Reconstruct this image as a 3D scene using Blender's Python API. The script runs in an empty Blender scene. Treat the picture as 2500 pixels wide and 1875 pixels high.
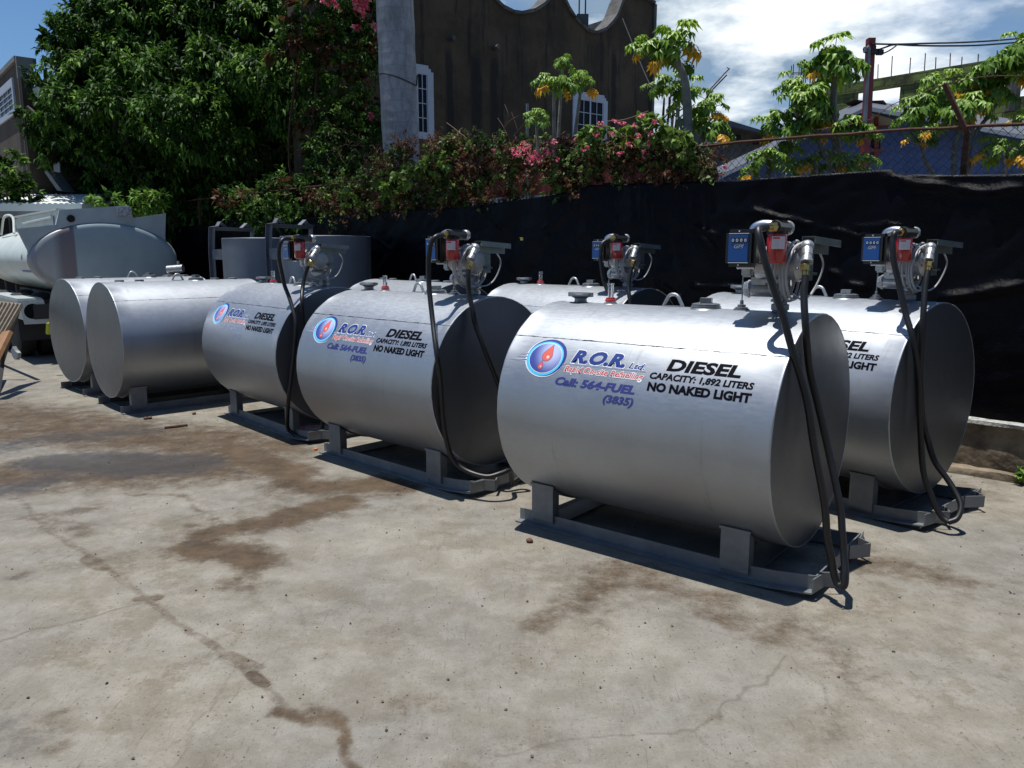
import bpy, bmesh, math, random
import numpy as np
from mathutils import Vector, Matrix, noise
R_ = math.radians
random.seed(7); rng = np.random.default_rng(7)
# ---------------------------------------------------------------- camera
FPX, PITCH, CH = 1914.8, 0.1661, 1.6555
scene = bpy.context.scene
C = scene.collection
cam_d = bpy.data.cameras.new('camera'); cam = bpy.data.objects.new('camera', cam_d); C.objects.link(cam)
cam_d.sensor_width = 36; cam_d.lens = FPX / 2500 * 36; cam_d.clip_start = .05; cam_d.clip_end = 3000
cam.location = (0, 0, CH); cam.rotation_euler = (math.pi / 2 - PITCH, 0, 0)
scene.camera = cam
scene.render.resolution_x = 1024; scene.render.resolution_y = 768
# ---------------------------------------------------------------- sun, sky, exposure
SUNV = Vector((-.155, .015, 1)).normalized()
sd = bpy.data.lights.new('sun', 'SUN'); sd.energy = 5.0; sd.angle = R_(.5); sd.color = (1, .965, .90)
sun = bpy.data.objects.new('sun', sd); C.objects.link(sun); sun.rotation_euler = SUNV.to_track_quat('Z', 'Y').to_euler(); sun.location = (0, 0, 30)
scene.view_settings.view_transform = 'Standard'; scene.view_settings.look = 'None'
scene.view_settings.exposure = .33; scene.view_settings.gamma = 1
W = bpy.data.worlds.new('World'); scene.world = W; W.use_nodes = True
nt = W.node_tree; N = nt.nodes; L = nt.links; N.clear()
def nd(t, **k):
    n = N.new(t)
    for a, b in k.items(): setattr(n, a, b)
    return n
wo = nd('ShaderNodeOutputWorld'); bg = nd('ShaderNodeBackground'); bg.inputs[1].default_value = .05
sky = nd('ShaderNodeTexSky', sky_type='NISHITA'); sky.sun_disc = False; sky.sun_elevation = math.asin(SUNV.z); sky.sun_rotation = math.atan2(SUNV.x, SUNV.y)
sky.altitude = 50; sky.air_density = 1.0; sky.dust_density = .6; sky.ozone_density = 1.5
tc = nd('ShaderNodeTexCoord'); sp = nd('ShaderNodeSeparateXYZ'); L.new(tc.outputs['Generated'], sp.inputs[0])
# cloud layer: project the view direction on a flat cloud deck
zc = nd('ShaderNodeMath', operation='MAXIMUM'); L.new(sp.outputs[2], zc.inputs[0]); zc.inputs[1].default_value = 0
za = nd('ShaderNodeMath', operation='ADD'); L.new(zc.outputs[0], za.inputs[0]); za.inputs[1].default_value = .22
dv = nd('ShaderNodeVectorMath', operation='DIVIDE'); cb = nd('ShaderNodeCombineXYZ')
for i in range(3): L.new(za.outputs[0], cb.inputs[i])
L.new(tc.outputs['Generated'], dv.inputs[0]); L.new(cb.outputs[0], dv.inputs[1])
mp = nd('ShaderNodeMapping'); mp.inputs['Location'].default_value = (3.1, 1.7, 0); L.new(dv.outputs[0], mp.inputs[0])
def wnoise(s, d, r, src):
    n = nd('ShaderNodeTexNoise'); n.inputs['Scale'].default_value = s; n.inputs['Detail'].default_value = d; n.inputs['Roughness'].default_value = r
    L.new(src, n.inputs['Vector']); return n.outputs['Fac']
n1 = wnoise(.95, 9, .56, mp.outputs[0]); n2 = wnoise(2.1, 10, .56, mp.outputs[0])
# cover grows toward +X
gx = nd('ShaderNodeMapRange'); gx.inputs[1].default_value = -.38; gx.inputs[2].default_value = .12; gx.inputs[3].default_value = -.42; gx.inputs[4].default_value = .10; L.new(sp.outputs[0], gx.inputs[0])
gz = nd('ShaderNodeMapRange'); gz.inputs[1].default_value = .42; gz.inputs[2].default_value = .75; gz.inputs[3].default_value = 0; gz.inputs[4].default_value = -.35; L.new(sp.outputs[2], gz.inputs[0])
gy = nd('ShaderNodeMapRange'); gy.inputs[1].default_value = .1; gy.inputs[2].default_value = -.4; gy.inputs[3].default_value = 0; gy.inputs[4].default_value = -.3; L.new(sp.outputs[1], gy.inputs[0])
ad0 = nd('ShaderNodeMath', operation='ADD'); L.new(gz.outputs[0], ad0.inputs[0]); L.new(gy.outputs[0], ad0.inputs[1])
ad1 = nd('ShaderNodeMath', operation='ADD'); L.new(n1, ad1.inputs[0]); L.new(gx.outputs[0], ad1.inputs[1])
ad = nd('ShaderNodeMath', operation='ADD'); L.new(ad0.outputs[0], ad.inputs[0]); L.new(ad1.outputs[0], ad.inputs[1])
cr = nd('ShaderNodeMapRange'); cr.interpolation_type = 'SMOOTHSTEP'; cr.inputs[1].default_value = .44; cr.inputs[2].default_value = .60; L.new(ad.outputs[0], cr.inputs[0])
cc = nd('ShaderNodeValToRGB'); L.new(n2, cc.inputs[0])
e = cc.color_ramp.elements; e[0].position = .44; e[0].color = (4.2, 5.9, 8.0, 1); e[1].position = .565; e[1].color = (17.5, 18.4, 19.0, 1)
m_ = e.new(.5) if hasattr(e, 'new') else None
m_.color = (10.5, 12.0, 13.4, 1)
sk2 = nd('ShaderNodeMix', data_type='RGBA', blend_type='MULTIPLY'); sk2.inputs[0].default_value = 1; L.new(sky.outputs[0], sk2.inputs[6]); sk2.inputs[7].default_value = (1.02, 1.38, 1.72, 1)
mx = nd('ShaderNodeMix', data_type='RGBA'); L.new(cr.outputs[0], mx.inputs[0]); L.new(sk2.outputs[2], mx.inputs[6]); L.new(cc.outputs[0], mx.inputs[7])
L.new(mx.outputs[2], bg.inputs[0]); L.new(bg.outputs[0], wo.inputs[0])

# ---------------------------------------------------------------- measuring helpers (photo pixel -> place)
def ray(px, py):
    X = (px - 1250) / FPX; Y = -(py - 937.5) / FPX
    return Vector((X, math.cos(PITCH) + Y * math.sin(PITCH), -math.sin(PITCH) + Y * math.cos(PITCH)))
def gp(px, py, z=0):
    r = ray(px, py); t = (z - CH) / r.z; return Vector((r.x * t, r.y * t, z))
def at(px, py, Y):
    r = ray(px, py); t = Y / r.y; return Vector((r.x * t, Y, CH + r.z * t))
def onplane(px, py, P0, n):
    r = ray(px, py); o = Vector((0, 0, CH)); t = (Vector(P0) - o).dot(Vector(n)) / r.dot(Vector(n)); return o + r * t
# ---------------------------------------------------------------- materials
M = {}
def mat(name, col=(.5, .5, .5), rough=.5, metal=0, spec=.5, var=0, vscale=4, bump=0, bscale=40, extra=None, dirt=None, trans=0, coat=0, stretch=None, objc=True):
    if name in M: return M[name]
    m = bpy.data.materials.new(name); m.use_nodes = True; t = m.node_tree; b = t.nodes['Principled BSDF']; l = t.links
    b.inputs['Base Color'].default_value = (*col, 1); b.inputs['Roughness'].default_value = rough; b.inputs['Metallic'].default_value = metal
    b.inputs['Specular IOR Level'].default_value = spec
    if trans: b.inputs['Transmission Weight'].default_value = trans
    if coat: b.inputs['Coat Weight'].default_value = coat
    co = t.nodes.new('ShaderNodeTexCoord'); src = co.outputs['Object' if objc else 'Generated']
    if stretch:
        mpn = t.nodes.new('ShaderNodeMapping'); mpn.inputs['Scale'].default_value = stretch; l.new(src, mpn.inputs[0]); src = mpn.outputs[0]
    if var:
        n = t.nodes.new('ShaderNodeTexNoise'); n.inputs['Scale'].default_value = vscale; n.inputs['Detail'].default_value = 6; n.inputs['Roughness'].default_value = .65; l.new(src, n.inputs['Vector'])
        r = t.nodes.new('ShaderNodeValToRGB'); l.new(n.outputs['Fac'], r.inputs[0]); r.color_ramp.elements[0].position = .3; r.color_ramp.elements[1].position = .7
        d = dirt or tuple(c * (1 - var) for c in col)
        r.color_ramp.elements[0].color = (*d, 1); r.color_ramp.elements[1].color = (*[min(1, c * (1 + var * .4)) for c in col], 1); l.new(r.outputs[0], b.inputs['Base Color'])
    if bump:
        n = t.nodes.new('ShaderNodeTexNoise'); n.inputs['Scale'].default_value = bscale; n.inputs['Detail'].default_value = 5; l.new(src, n.inputs['Vector'])
        bm_ = t.nodes.new('ShaderNodeBump'); bm_.inputs['Strength'].default_value = bump; bm_.inputs['Distance'].default_value = .01; l.new(n.outputs['Fac'], bm_.inputs['Height']); l.new(bm_.outputs[0], b.inputs['Normal'])
    M[name] = m; return m
class NB:  # small node builder
    def __init__(s, name):
        s.m = bpy.data.materials.new(name); s.m.use_nodes = True; s.t = s.m.node_tree; s.b = s.t.nodes['Principled BSDF']; M[name] = s.m
        s.co = s.t.nodes.new('ShaderNodeTexCoord').outputs['Object']
    def n(s, t, **k):
        x = s.t.nodes.new(t)
        for a, b in k.items(): setattr(x, a, b)
        return x
    def l(s, a, b): s.t.links.new(a, b)
    def math(s, op, a, b=None, clamp=False):
        x = s.n('ShaderNodeMath', operation=op, use_clamp=clamp)
        for i, v in enumerate((a, b)):
            if v is None: continue
            if isinstance(v, (int, float)): x.inputs[i].default_value = v
            else: s.l(v, x.inputs[i])
        return x.outputs[0]
    def noise(s, scale, detail=5, rough=.6, stretch=None, vec=None, dist=0):
        x = s.n('ShaderNodeTexNoise'); x.inputs['Scale'].default_value = scale; x.inputs['Detail'].default_value = detail; x.inputs['Roughness'].default_value = rough; x.inputs['Distortion'].default_value = dist
        v = vec or s.co
        if stretch:
            mp = s.n('ShaderNodeMapping'); mp.inputs['Scale'].default_value = stretch[:3]
            if len(stretch) > 3: mp.inputs['Rotation'].default_value = (0, 0, stretch[3])
            s.l(v, mp.inputs[0]); v = mp.outputs[0]
        s.l(v, x.inputs['Vector']); return x.outputs['Fac']
    def rng(s, v, a, b, c=0., d=1.):
        x = s.n('ShaderNodeMapRange', interpolation_type='SMOOTHSTEP'); s.l(v, x.inputs[0])
        for i, q in enumerate((a, b, c, d)): x.inputs[i + 1].default_value = q
        return x.outputs[0]
    def mix(s, f, a, b, mode='MIX'):
        x = s.n('ShaderNodeMix', data_type='RGBA', blend_type=mode)
        for i, v in ((0, f), (6, a), (7, b)):
            if isinstance(v, (int, float)): x.inputs[i].default_value = v
            elif isinstance(v, tuple): x.inputs[i].default_value = (*v, 1)
            else: s.l(v, x.inputs[i])
        return x.outputs[2]
    def bump(s, h, st=.3, d=.01):
        x = s.n('ShaderNodeBump'); x.inputs['Strength'].default_value = st; x.inputs['Distance'].default_value = d; s.l(h, x.inputs['Height']); s.l(x.outputs[0], s.b.inputs['Normal'])
# aluminium paint for the tank shells: seam line, drip stains, scuffs
def alu(name, base, metal, rough, seam=True):
    q = NB(name); sx = q.n('ShaderNodeSeparateXYZ'); q.l(q.co, sx.inputs[0])
    oi = q.n('ShaderNodeObjectInfo'); va = q.n('ShaderNodeVectorMath', operation='ADD'); cbx = q.n('ShaderNodeCombineXYZ'); rm = q.math('MULTIPLY', oi.outputs['Random'], 37.); q.l(rm, cbx.inputs[0]); q.l(rm, cbx.inputs[1]); q.l(q.co, va.inputs[0]); q.l(cbx.outputs[0], va.inputs[1]); q.co = va.outputs[0]
    big = q.noise(2.2, 5, .6, (1, .6, .6)); fine = q.noise(160, 3, .6); scr = q.noise(14, 6, .7, (1.2, 5, 5))
    col = q.mix(q.rng(big, .35, .7), tuple(c * .90 for c in base), base)
    col = q.mix(q.math('MULTIPLY', q.rng(scr, .60, .75), .30 if seam else .5), col, (.30, .28, .24) if seam else (.10, .095, .085))
    drp = q.noise(3.2, 6, .7, (5, 1, .5)); col = q.mix(q.math('MULTIPLY', q.rng(drp, .58, .72), .28), col, (.20, .19, .165))
    top = q.rng(sx.outputs[2], .50, .61); blot = q.noise(7, 6, .7)
    col = q.mix(q.math('MULTIPLY', q.math('MULTIPLY', top, q.rng(blot, .55, .75)), .35), col, (.36, .33, .26))
    spk = q.noise(38, 2, .5); col = q.mix(q.rng(spk, .795, .82), col, (.10, .09, .08))
    if seam:
        w = q.math('MULTIPLY', q.math('SUBTRACT', q.noise(7, 4, .7), .5), .008)
        d = q.math('ABSOLUTE', q.math('SUBTRACT', q.math('ADD', sx.outputs[2], w), .4305))
        wd = q.math('ADD', .0012, q.math('MULTIPLY', q.rng(q.noise(16, 3, .7), .4, .7), .0022))
        ln = q.math('MULTIPLY', q.math('LESS_THAN', d, wd), q.math('LESS_THAN', sx.outputs[1], 0))
        col = q.mix(ln, col, (.015, .015, .018))
    q.l(col, q.b.inputs['Base Color']); q.b.inputs['Metallic'].default_value = metal
    q.l(q.rng(scr, .3, .8, rough - .04, rough + .08), q.b.inputs['Roughness'])
    ring = q.math('MULTIPLY', q.rng(q.math('ABSOLUTE', q.math('ADD', sx.outputs[0], .004)), .007, .001), .15 if seam else 0.)
    h = q.math('ADD', ring, q.math('ADD', q.math('MULTIPLY', fine, .25), q.math('MULTIPLY', q.noise(1.7, 3, .5), 9))); q.bump(h, .16 if seam else .35, .004 if seam else .006)
    return q.m
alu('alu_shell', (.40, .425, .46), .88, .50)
alu('alu_cap_shaded', (.165, .176, .192), .88, .44, seam=False)  # same paint as the shell, with the shade of the end caps put into the colour
alu('steel_shell', (.19, .215, .25), .35, .5, seam=False)
mat('alu_frame', (.205, .22, .235), .5, .45, var=.25, vscale=9, bump=.2)
mat('galv', (.22, .24, .26), .42, .75, var=.3, vscale=30)
mat('cast', (.38, .39, .40), .42, .7, var=.15, vscale=30, bump=.25, bscale=90)
mat('chrome', (.55, .56, .60), .35, 1)
mat('brass', (.50, .36, .12), .35, 1)
mat('rubber', (.007, .007, .008), .45, 0, var=.3, vscale=20)
mat('black_plastic', (.010, .010, .011), .35)
mat('blue_face', (.004, .07, .28), .35)
mat('red_can', (.38, .013, .016), .28, coat=.4)
mat('label_white', (.62, .58, .60), .5, var=.15, vscale=60)
mat('label_red', (.60, .05, .05), .45)
mat('red_plastic', (.55, .03, .03), .4)
mat('clear', (.85, .9, .92), .08, trans=.85)
mat('cable', (.34, .345, .35), .5)
mat('plate_grey', (.17, .20, .205), .38, .6, var=.2, vscale=20)
mat('txt_black', (.004, .0035, .006), .6, spec=.05)
mat('txt_blue', (.018, .040, .19), .5, spec=.2)
mat('txt_viol', (.040, .048, .20), .5, spec=.2)
mat('txt_red', (.48, .06, .055), .5, spec=.2)
mat('txt_white', (.70, .74, .78), .45)
mat('txt_cyan', (.08, .50, .78), .4)
mat('txt_grey', (.30, .36, .38), .5)
mat('txt_faint', (.22, .25, .38), .45)
# ---------------------------------------------------------------- object helpers
def tag(o, label=None, cat=None, group=None, kind=None):
    for k, v in (('label', label), ('category', cat), ('group', group), ('kind', kind)):
        if v: o[k] = v
    return o
def empty(name, loc=(0, 0, 0), rz=0):
    o = bpy.data.objects.new(name, None); o.location = loc; o.rotation_euler = (0, 0, rz); o.empty_display_size = .1; C.objects.link(o); return o
def obj(name, bm, m, parent=None, smooth=None):
    me = bpy.data.meshes.new(name)
    if isinstance(bm, bmesh.types.BMesh):
        bmesh.ops.recalc_face_normals(bm, faces=bm.faces); bm.to_mesh(me); bm.free()
    else:
        me.from_pydata(*bm); me.update()
    for x in (m if isinstance(m, (list, tuple)) else [m]): me.materials.append(M[x] if isinstance(x, str) else x)
    if smooth is not None:
        me.polygons.foreach_set('use_smooth', [True] * len(me.polygons))
        if smooth < 180: me.set_sharp_from_angle(angle=R_(smooth))
    o = bpy.data.objects.new(name, me); C.objects.link(o)
    if parent: o.parent = parent
    return o
def B(): return bmesh.new()
def box(bm, c, s, rot=None, mi=0, bev=0):
    r = bmesh.ops.create_cube(bm, size=1); vs = r['verts']
    bmesh.ops.scale(bm, vec=s, verts=vs)
    if bev:
        es = list({e for v in vs for e in v.link_edges}); g = bmesh.ops.bevel(bm, geom=es, offset=bev, segments=2, affect='EDGES'); vs = list({v for f in g['faces'] for v in f.verts} | {v for v in vs if v.is_valid})
        vs = [v for v in vs if v.is_valid]
    if rot is not None: bmesh.ops.transform(bm, matrix=rot.to_4x4(), verts=vs)
    bmesh.ops.translate(bm, vec=c, verts=vs)
    for f in {f for v in vs for f in v.link_faces}: f.material_index = mi
    return vs
def tube(bm, pts, r, seg=10, mi=0, cap=True, closed=False):
    pts = [Vector(p) for p in pts]; n = len(pts); rs = r if isinstance(r, (list, tuple)) else [r] * n; rings = []; up = None
    for i, p in enumerate(pts):
        a = pts[i - 1] if (i > 0 or closed) else p; b = pts[(i + 1) % n] if (i < n - 1 or closed) else p
        t = (b - a).normalized()
        if up is None: up = Vector((0, 0, 1)) if abs(t.z) < .9 else Vector((1, 0, 0))
        x = up.cross(t)
        if x.length < 1e-4: x = Vector((0, 1, 0)).cross(t)
        x.normalize(); y = t.cross(x); up = y
        rings.append([bm.verts.new(p + (x * math.cos(k * math.tau / seg) + y * math.sin(k * math.tau / seg)) * rs[i]) for k in range(seg)])
    for i in range(n if closed else n - 1):
        A, D = rings[i], rings[(i + 1) % n]
        for k in range(seg): bm.faces.new((A[k], A[(k + 1) % seg], D[(k + 1) % seg], D[k])).material_index = mi
    if cap and not closed:
        bm.faces.new(rings[0][::-1]).material_index = mi; bm.faces.new(rings[-1]).material_index = mi
def spline(pts, k=6):
    P = [Vector(p) for p in pts]; P = [P[0] * 2 - P[1]] + P + [P[-1] * 2 - P[-2]]; out = []
    for i in range(1, len(P) - 2):
        for j in range(k):
            t = j / k; a, b, c, d = P[i - 1:i + 3]
            out.append(.5 * ((2 * b) + (c - a) * t + (2 * a - 5 * b + 4 * c - d) * t * t + (3 * b - a - 3 * c + d) * t ** 3))
    out.append(P[-2]); return out
def lathe(bm, prof, c=(0, 0, 0), axis='Z', seg=24, mi=0, M4=None):
    rings = []; vs = []
    for r, h in prof:
        ring = []
        for k in range(seg):
            a = k * math.tau / seg
            v = Vector((r * math.cos(a), r * math.sin(a), h))
            if axis == 'X': v = Vector((v.z, v.x, v.y))
            if axis == 'Y': v = Vector((v.x, v.z, v.y))
            if M4 is not None: v = M4 @ v
            ring.append(bm.verts.new(v + Vector(c)))
        rings.append(ring)
    for i in range(len(rings) - 1):
        for k in range(seg): bm.faces.new((rings[i][k], rings[i][(k + 1) % seg], rings[i + 1][(k + 1) % seg], rings[i + 1][k])).material_index = mi
    for ring in (rings[0], rings[-1]): bm.faces.new(ring).material_index = mi
def prism(bm, poly, d, mi=0):  # planar polygon (3D pts) extruded by vector d
    a = [bm.verts.new(Vector(p)) for p in poly]; b = [bm.verts.new(Vector(p) + Vector(d)) for p in poly]
    bm.faces.new(a).material_index = mi; bm.faces.new(b[::-1]).material_index = mi
    for i in range(len(a)):
        j = (i + 1) % len(a); bm.faces.new((a[i], b[i], b[j], a[j])).material_index = mi
def copy_tree(o, parent=None):
    c = o.copy(); C.objects.link(c); c.parent = parent
    for ch in list(o.children): copy_tree(ch, c)
    return c
# lettering: built-in font -> mesh -> (optionally) wrapped on the shell
def text_bm(s, size, off=0, shear=0, xs=1, align='LEFT', sp=1):
    cu = bpy.data.curves.new('tmp', 'FONT'); cu.body = s; cu.size = size; cu.offset = off; cu.shear = shear; cu.align_x = align; cu.space_character = sp; cu.resolution_u = 3; cu.fill_mode = 'FRONT'
    o = bpy.data.objects.new('tmp', cu); C.objects.link(o); bpy.context.view_layer.update()
    me = bpy.data.meshes.new_from_object(o.evaluated_get(bpy.context.evaluated_depsgraph_get())); bm = B(); bm.from_mesh(me)
    bpy.data.objects.remove(o); bpy.data.curves.remove(cu); bpy.data.meshes.remove(me)
    for v in bm.verts: v.co.x *= xs; v.co.z = 0
    return bm
def fit_text(s, x0, x1, y0, h, **k):  # place text so that it spans x0..x1, baseline y0, cap height h
    bm = text_bm(s, h / .73, **k); xs = [v.co.x for v in bm.verts]; a, b = min(xs), max(xs)
    for v in bm.verts: v.co.x = x0 + (v.co.x - a) / (b - a) * (x1 - x0); v.co.y += y0
    return bm
def merge(dst, src, mi, dz=0):
    for f in src.faces: f.material_index = mi
    for v in src.verts: v.co.z += dz
    me = bpy.data.meshes.new('t'); src.to_mesh(me); src.free(); dst.from_mesh(me); bpy.data.meshes.remove(me)
RAD, LEN, ZC = .61, 1.6456, .7397
def wrap(bm):
    for y in np.arange(.10, .50, .014):
        bmesh.ops.bisect_plane(bm, geom=bm.verts[:] + bm.edges[:] + bm.faces[:], plane_co=(0, float(y), 0), plane_no=(0, 1, 0))
    for v in bm.verts:
        a = v.co.y / RAD; r = RAD + .0012 + v.co.z
        v.co = Vector((v.co.x, -r * math.cos(a), ZC + r * math.sin(a)))
# ================================================================ SETTING : ground
def seg_dist(X, Y, pts):
    d = np.full(X.shape, 1e9)
    for (a, b) in zip(pts[:-1], pts[1:]):
        ax, ay, bx, by = a[0], a[1], b[0], b[1]; L2 = (bx - ax) ** 2 + (by - ay) ** 2 + 1e-9
        t = np.clip(((X - ax) * (bx - ax) + (Y - ay) * (by - ay)) / L2, 0, 1)
        d = np.minimum(d, np.hypot(X - ax - t * (bx - ax), Y - ay - t * (by - ay)))
    return d
def z7(*p): return [gp(x * .5877, y * .5877 + 900) for x, y in p]
def z8(*p): return [gp(x * .5877 + 1200, y * .5877 + 1000) for x, y in p]
def vnoise(X, Y, s, seed):
    r = np.random.default_rng(seed); T = r.random((64, 64)); x = X * s; y = Y * s
    xi = np.floor(x).astype(int); yi = np.floor(y).astype(int); fx = x - xi; fy = y - yi; fx = fx * fx * (3 - 2 * fx); fy = fy * fy * (3 - 2 * fy)
    g = lambda a, b: T[a % 64, b % 64]
    return (g(xi, yi) * (1 - fx) + g(xi + 1, yi) * fx) * (1 - fy) + (g(xi, yi + 1) * (1 - fx) + g(xi + 1, yi + 1) * fx) * fy - .5
def build_ground():
    ys = [1.15]
    while ys[-1] < 13.5: ys.append(ys[-1] * 1.0042)
    ys = np.array([-400, -60, -12, -3, 0, .6] + ys + [15, 20, 40, 120, 500, 1500.])
    xs = np.concatenate([[-1500, -300, -80, -30, -14], np.linspace(-9, -3.2, 150), np.linspace(-3.18, 3.6, 760), np.linspace(3.65, 6, 30), [9, 14, 30, 80, 300, 1500]])
    X, Y = np.meshgrid(xs, ys); nx, ny = len(xs), len(ys)
    wx = X + .16 * vnoise(X, Y, 3, 1) + .10 * vnoise(X, Y, 8, 2) + .05 * vnoise(X, Y, 22, 3); wy = Y + .16 * vnoise(X, Y, 3, 4) + .10 * vnoise(X, Y, 8, 5) + .05 * vnoise(X, Y, 22, 6)
    brown = np.zeros(X.shape); dark = np.zeros(X.shape); crack = np.zeros(X.shape); light = np.zeros(X.shape)
    jx = X + .03 * vnoise(X, Y, 5, 21) + .012 * vnoise(X, Y, 12, 22); jy = Y + .03 * vnoise(X, Y, 5, 23) + .012 * vnoise(X, Y, 12, 24)
    def add(arr, pts, w, s, hard=0):
        d = seg_dist(jx, jy, pts) if hard else seg_dist(wx, wy, pts); m = np.clip(1 - d / w, 0, 1)
        m = np.clip(m * (1 + hard * 4), 0, 1); m = m * m * (3 - 2 * m); np.maximum(arr, m * s, out=arr)
    for pts, w, s in ((z7((-200, 160), (400, 260), (900, 300)), 1.2, .85), (z7((-200, 460), (500, 430), (1000, 400)), 1.0, .85), (z7((900, 420), (1300, 600), (700, 760)), .7, .42), (z8((900, 650), (1300, 850), (1900, 800)), .8, .30), (z8((200, 700), (700, 800)), .8, .32), (z7((0, 270), (300, 285), (600, 300), (900, 350), (1150, 320)), .75, .85), (z7((0, 470), (250, 450), (500, 400), (800, 400)), .7, .8), (z7((950, 330), (1250, 480), (1450, 500), (1600, 490)), .46, 1), (z7((1400, 560), (1100, 640), (900, 690), (800, 750), (1050, 780)), .34, 1),
                      (z7((820, 740), (950, 800), (1050, 880)), .22, .6), (z7((150, 620), (330, 590)), .28, .55), (z7((180, 640), (330, 700)), .20, .5), (z7((1260, 1440), (1400, 1530), (1500, 1659), (1560, 1750)), .08, .8), (z7((1600, 1370), (1830, 1340)), .16, .45),
                      (z7((1200, 1190), (1380, 1200)), .14, .3), (z7((230, 1480), (290, 1540)), .13, .45), (z7((20, 850), (60, 860)), .22, .5), (z7((880, 600), (760, 540), (560, 520)), .10, .5), (z7((700, 1180), (760, 1180)), .2, .18),
                      (z8((230, 870), (380, 770), (520, 670)), .26, .65), (z8((520, 670), (700, 700), (1000, 840), (1190, 940)), .26, .6), (z8((1190, 900), (1450, 1060), (1560, 1170)), .24, .42), (z8((1560, 1170), (1400, 1280), (1340, 1360)), .20, .35), (z8((1560, 620), (1880, 700)), .34, .6),
                      (z8((1700, 960), (1800, 1000)), .2, .25), (z8((520, 780), (420, 900)), .18, .4), (z8((150, 930), (260, 990)), .3, .3), (z8((850, 1240), (1000, 1180)), .3, .15), (z8((1900, 300), (2150, 380)), .4, .35), (z8((2060, 640), (2150, 720)), .12, .3)):
        add(brown, pts, w, s)  # dirt strokes; the broad left ones also hold painted tree shade
    main = z7((60, 520), (190, 670), (400, 790), (480, 850), (600, 950), (700, 1030), (790, 1090), (870, 1140), (930, 1190), (1080, 1300), (1160, 1370), (1240, 1440))
    add(brown, main, .027, .42, 1); add(brown, z7((370, 790), (430, 830)), .05, .6, .5); add(brown, z7((570, 950), (650, 950)), .045, .6, .5); add(brown, z7((930, 1190), (1060, 1240)), .045, .55, .5); add(brown, z7((1040, 1270), (1100, 1310)), .035, .7, .8)
    for pts, w, s in ((z7((250, 380), (560, 400), (780, 400)), .6, 1), (z7((0, 330), (200, 290), (600, 260)), .6, .6), (z7((-100, 520), (100, 500), (200, 470)), .5, .7), (z7((70, 1500), (100, 1560)), .20, .45), (z7((760, 740), (840, 730)), .12, .5), (z7((1000, 930), (1180, 1030)), .25, .25), (z7((1290, 1440), (1450, 1580), (1540, 1700)), .02, .2),
                      (z7((240, 600), (340, 590)), .14, .45), (z8((1250, 880), (1560, 1150)), .22, .3), (z7((20, 860), (60, 860)), .14, .5), (z7((630, 790), (670, 790)), .04, .5), (z7((0, 130), (100, 120)), .5, .15)):
        add(dark, pts, w, s)  # oily stains; the broad left strokes also paint in shade
    add(light, z7((0, 390), (170, 365), (260, 345)), .22, .9); add(light, z7((380, 580), (560, 560), (900, 560)), .4, .4); add(light, z8((600, 940), (1100, 1100)), .5, .35); add(light, z7((1150, 780), (1500, 700), (1900, 760)), .7, .35); add(light, z8((1700, 600), (2100, 900)), .9, .25)
    wx = X + .05 * vnoise(X, Y, 9, 11) + .02 * vnoise(X, Y, 25, 12); wy = Y + .05 * vnoise(X, Y, 9, 13) + .02 * vnoise(X, Y, 25, 14)
    for pts, w, s in ((z8((20, 1430), (400, 1365), (880, 1345), (960, 1250), (1080, 1170), (1230, 1030)), .006, .75), (z8((1230, 1030), (1000, 950), (800, 880), (520, 800), (200, 650)), .005, .45), (z7((720, 1640), (820, 1470), (940, 1300), (980, 1260)), .006, .5),
                      (z7((0, 1140), (170, 1080), (360, 1040), (600, 970)), .009, .75), (z7((0, 640), (130, 620), (600, 670), (880, 590), (1100, 560)), .010, .55), (z7((860, 570), (900, 650), (960, 800)), .008, .5), (z8((860, 1340), (930, 1420), (1050, 1500)), .005, .45),
                      (z8((1250, 1030), (1390, 1160), (1380, 1260)), .005, .4), (z8((1500, 500), (1900, 640), (2212, 700)), .006, .4), (z8((1450, 1180), (2000, 1380), (2212, 1460)), .005, .4), (z7((1180, 960), (1240, 1030), (1260, 1070)), .005, .5), (main, .007, .7)):
        d = seg_dist(wx, wy, pts); np.maximum(crack, np.clip(1.4 - d / w, 0, 1) * s * .62, out=crack)
    v = np.stack([X, Y, np.zeros_like(X)], -1).reshape(-1, 3)
    i = (np.arange(ny - 1)[:, None] * nx + np.arange(nx - 1)[None]).reshape(-1); f = np.stack([i, i + 1, i + nx + 1, i + nx], -1)
    me = bpy.data.meshes.new('ground'); me.from_pydata(v.tolist(), [], f.tolist())
    a = me.color_attributes.new('wear_shade', 'FLOAT_COLOR', 'POINT'); a.data.foreach_set('color', np.stack([brown, dark, crack, light], -1).reshape(-1).astype(np.float32))
    q = NB('concrete')
    at_ = q.n('ShaderNodeAttribute', attribute_name='wear_shade'); s = q.n('ShaderNodeSeparateColor'); q.l(at_.outputs['Color'], s.inputs[0]); br, dk, ck = s.outputs[0], s.outputs[1], s.outputs[2]; lt = at_.outputs['Alpha']
    big = q.noise(.9, 6, .6); mid = q.noise(4.5, 8, .72); fine = q.noise(70, 4, .7); grain = q.noise(330, 2, .6); scrape = q.noise(5, 6, .75, (9, 1.2, 1, 1.05)); scrape2 = q.noise(11, 5, .75, (7, 1, 1, -.55))
    col = q.mix(q.rng(big, .3, .7), (.215, .207, .190), (.272, .252, .212))
    col = q.mix(q.rng(mid, .35, .68), q.mix(1, col, (.72, .70, .66), 'MULTIPLY'), col)
    wsp = q.noise(150, 1, .5); col = q.mix(q.math('MULTIPLY', q.rng(wsp, .70, .76), .6), col, (.40, .39, .37))
    col = q.mix(q.math('MULTIPLY', lt, .55), col, (.29, .275, .24))
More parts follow.
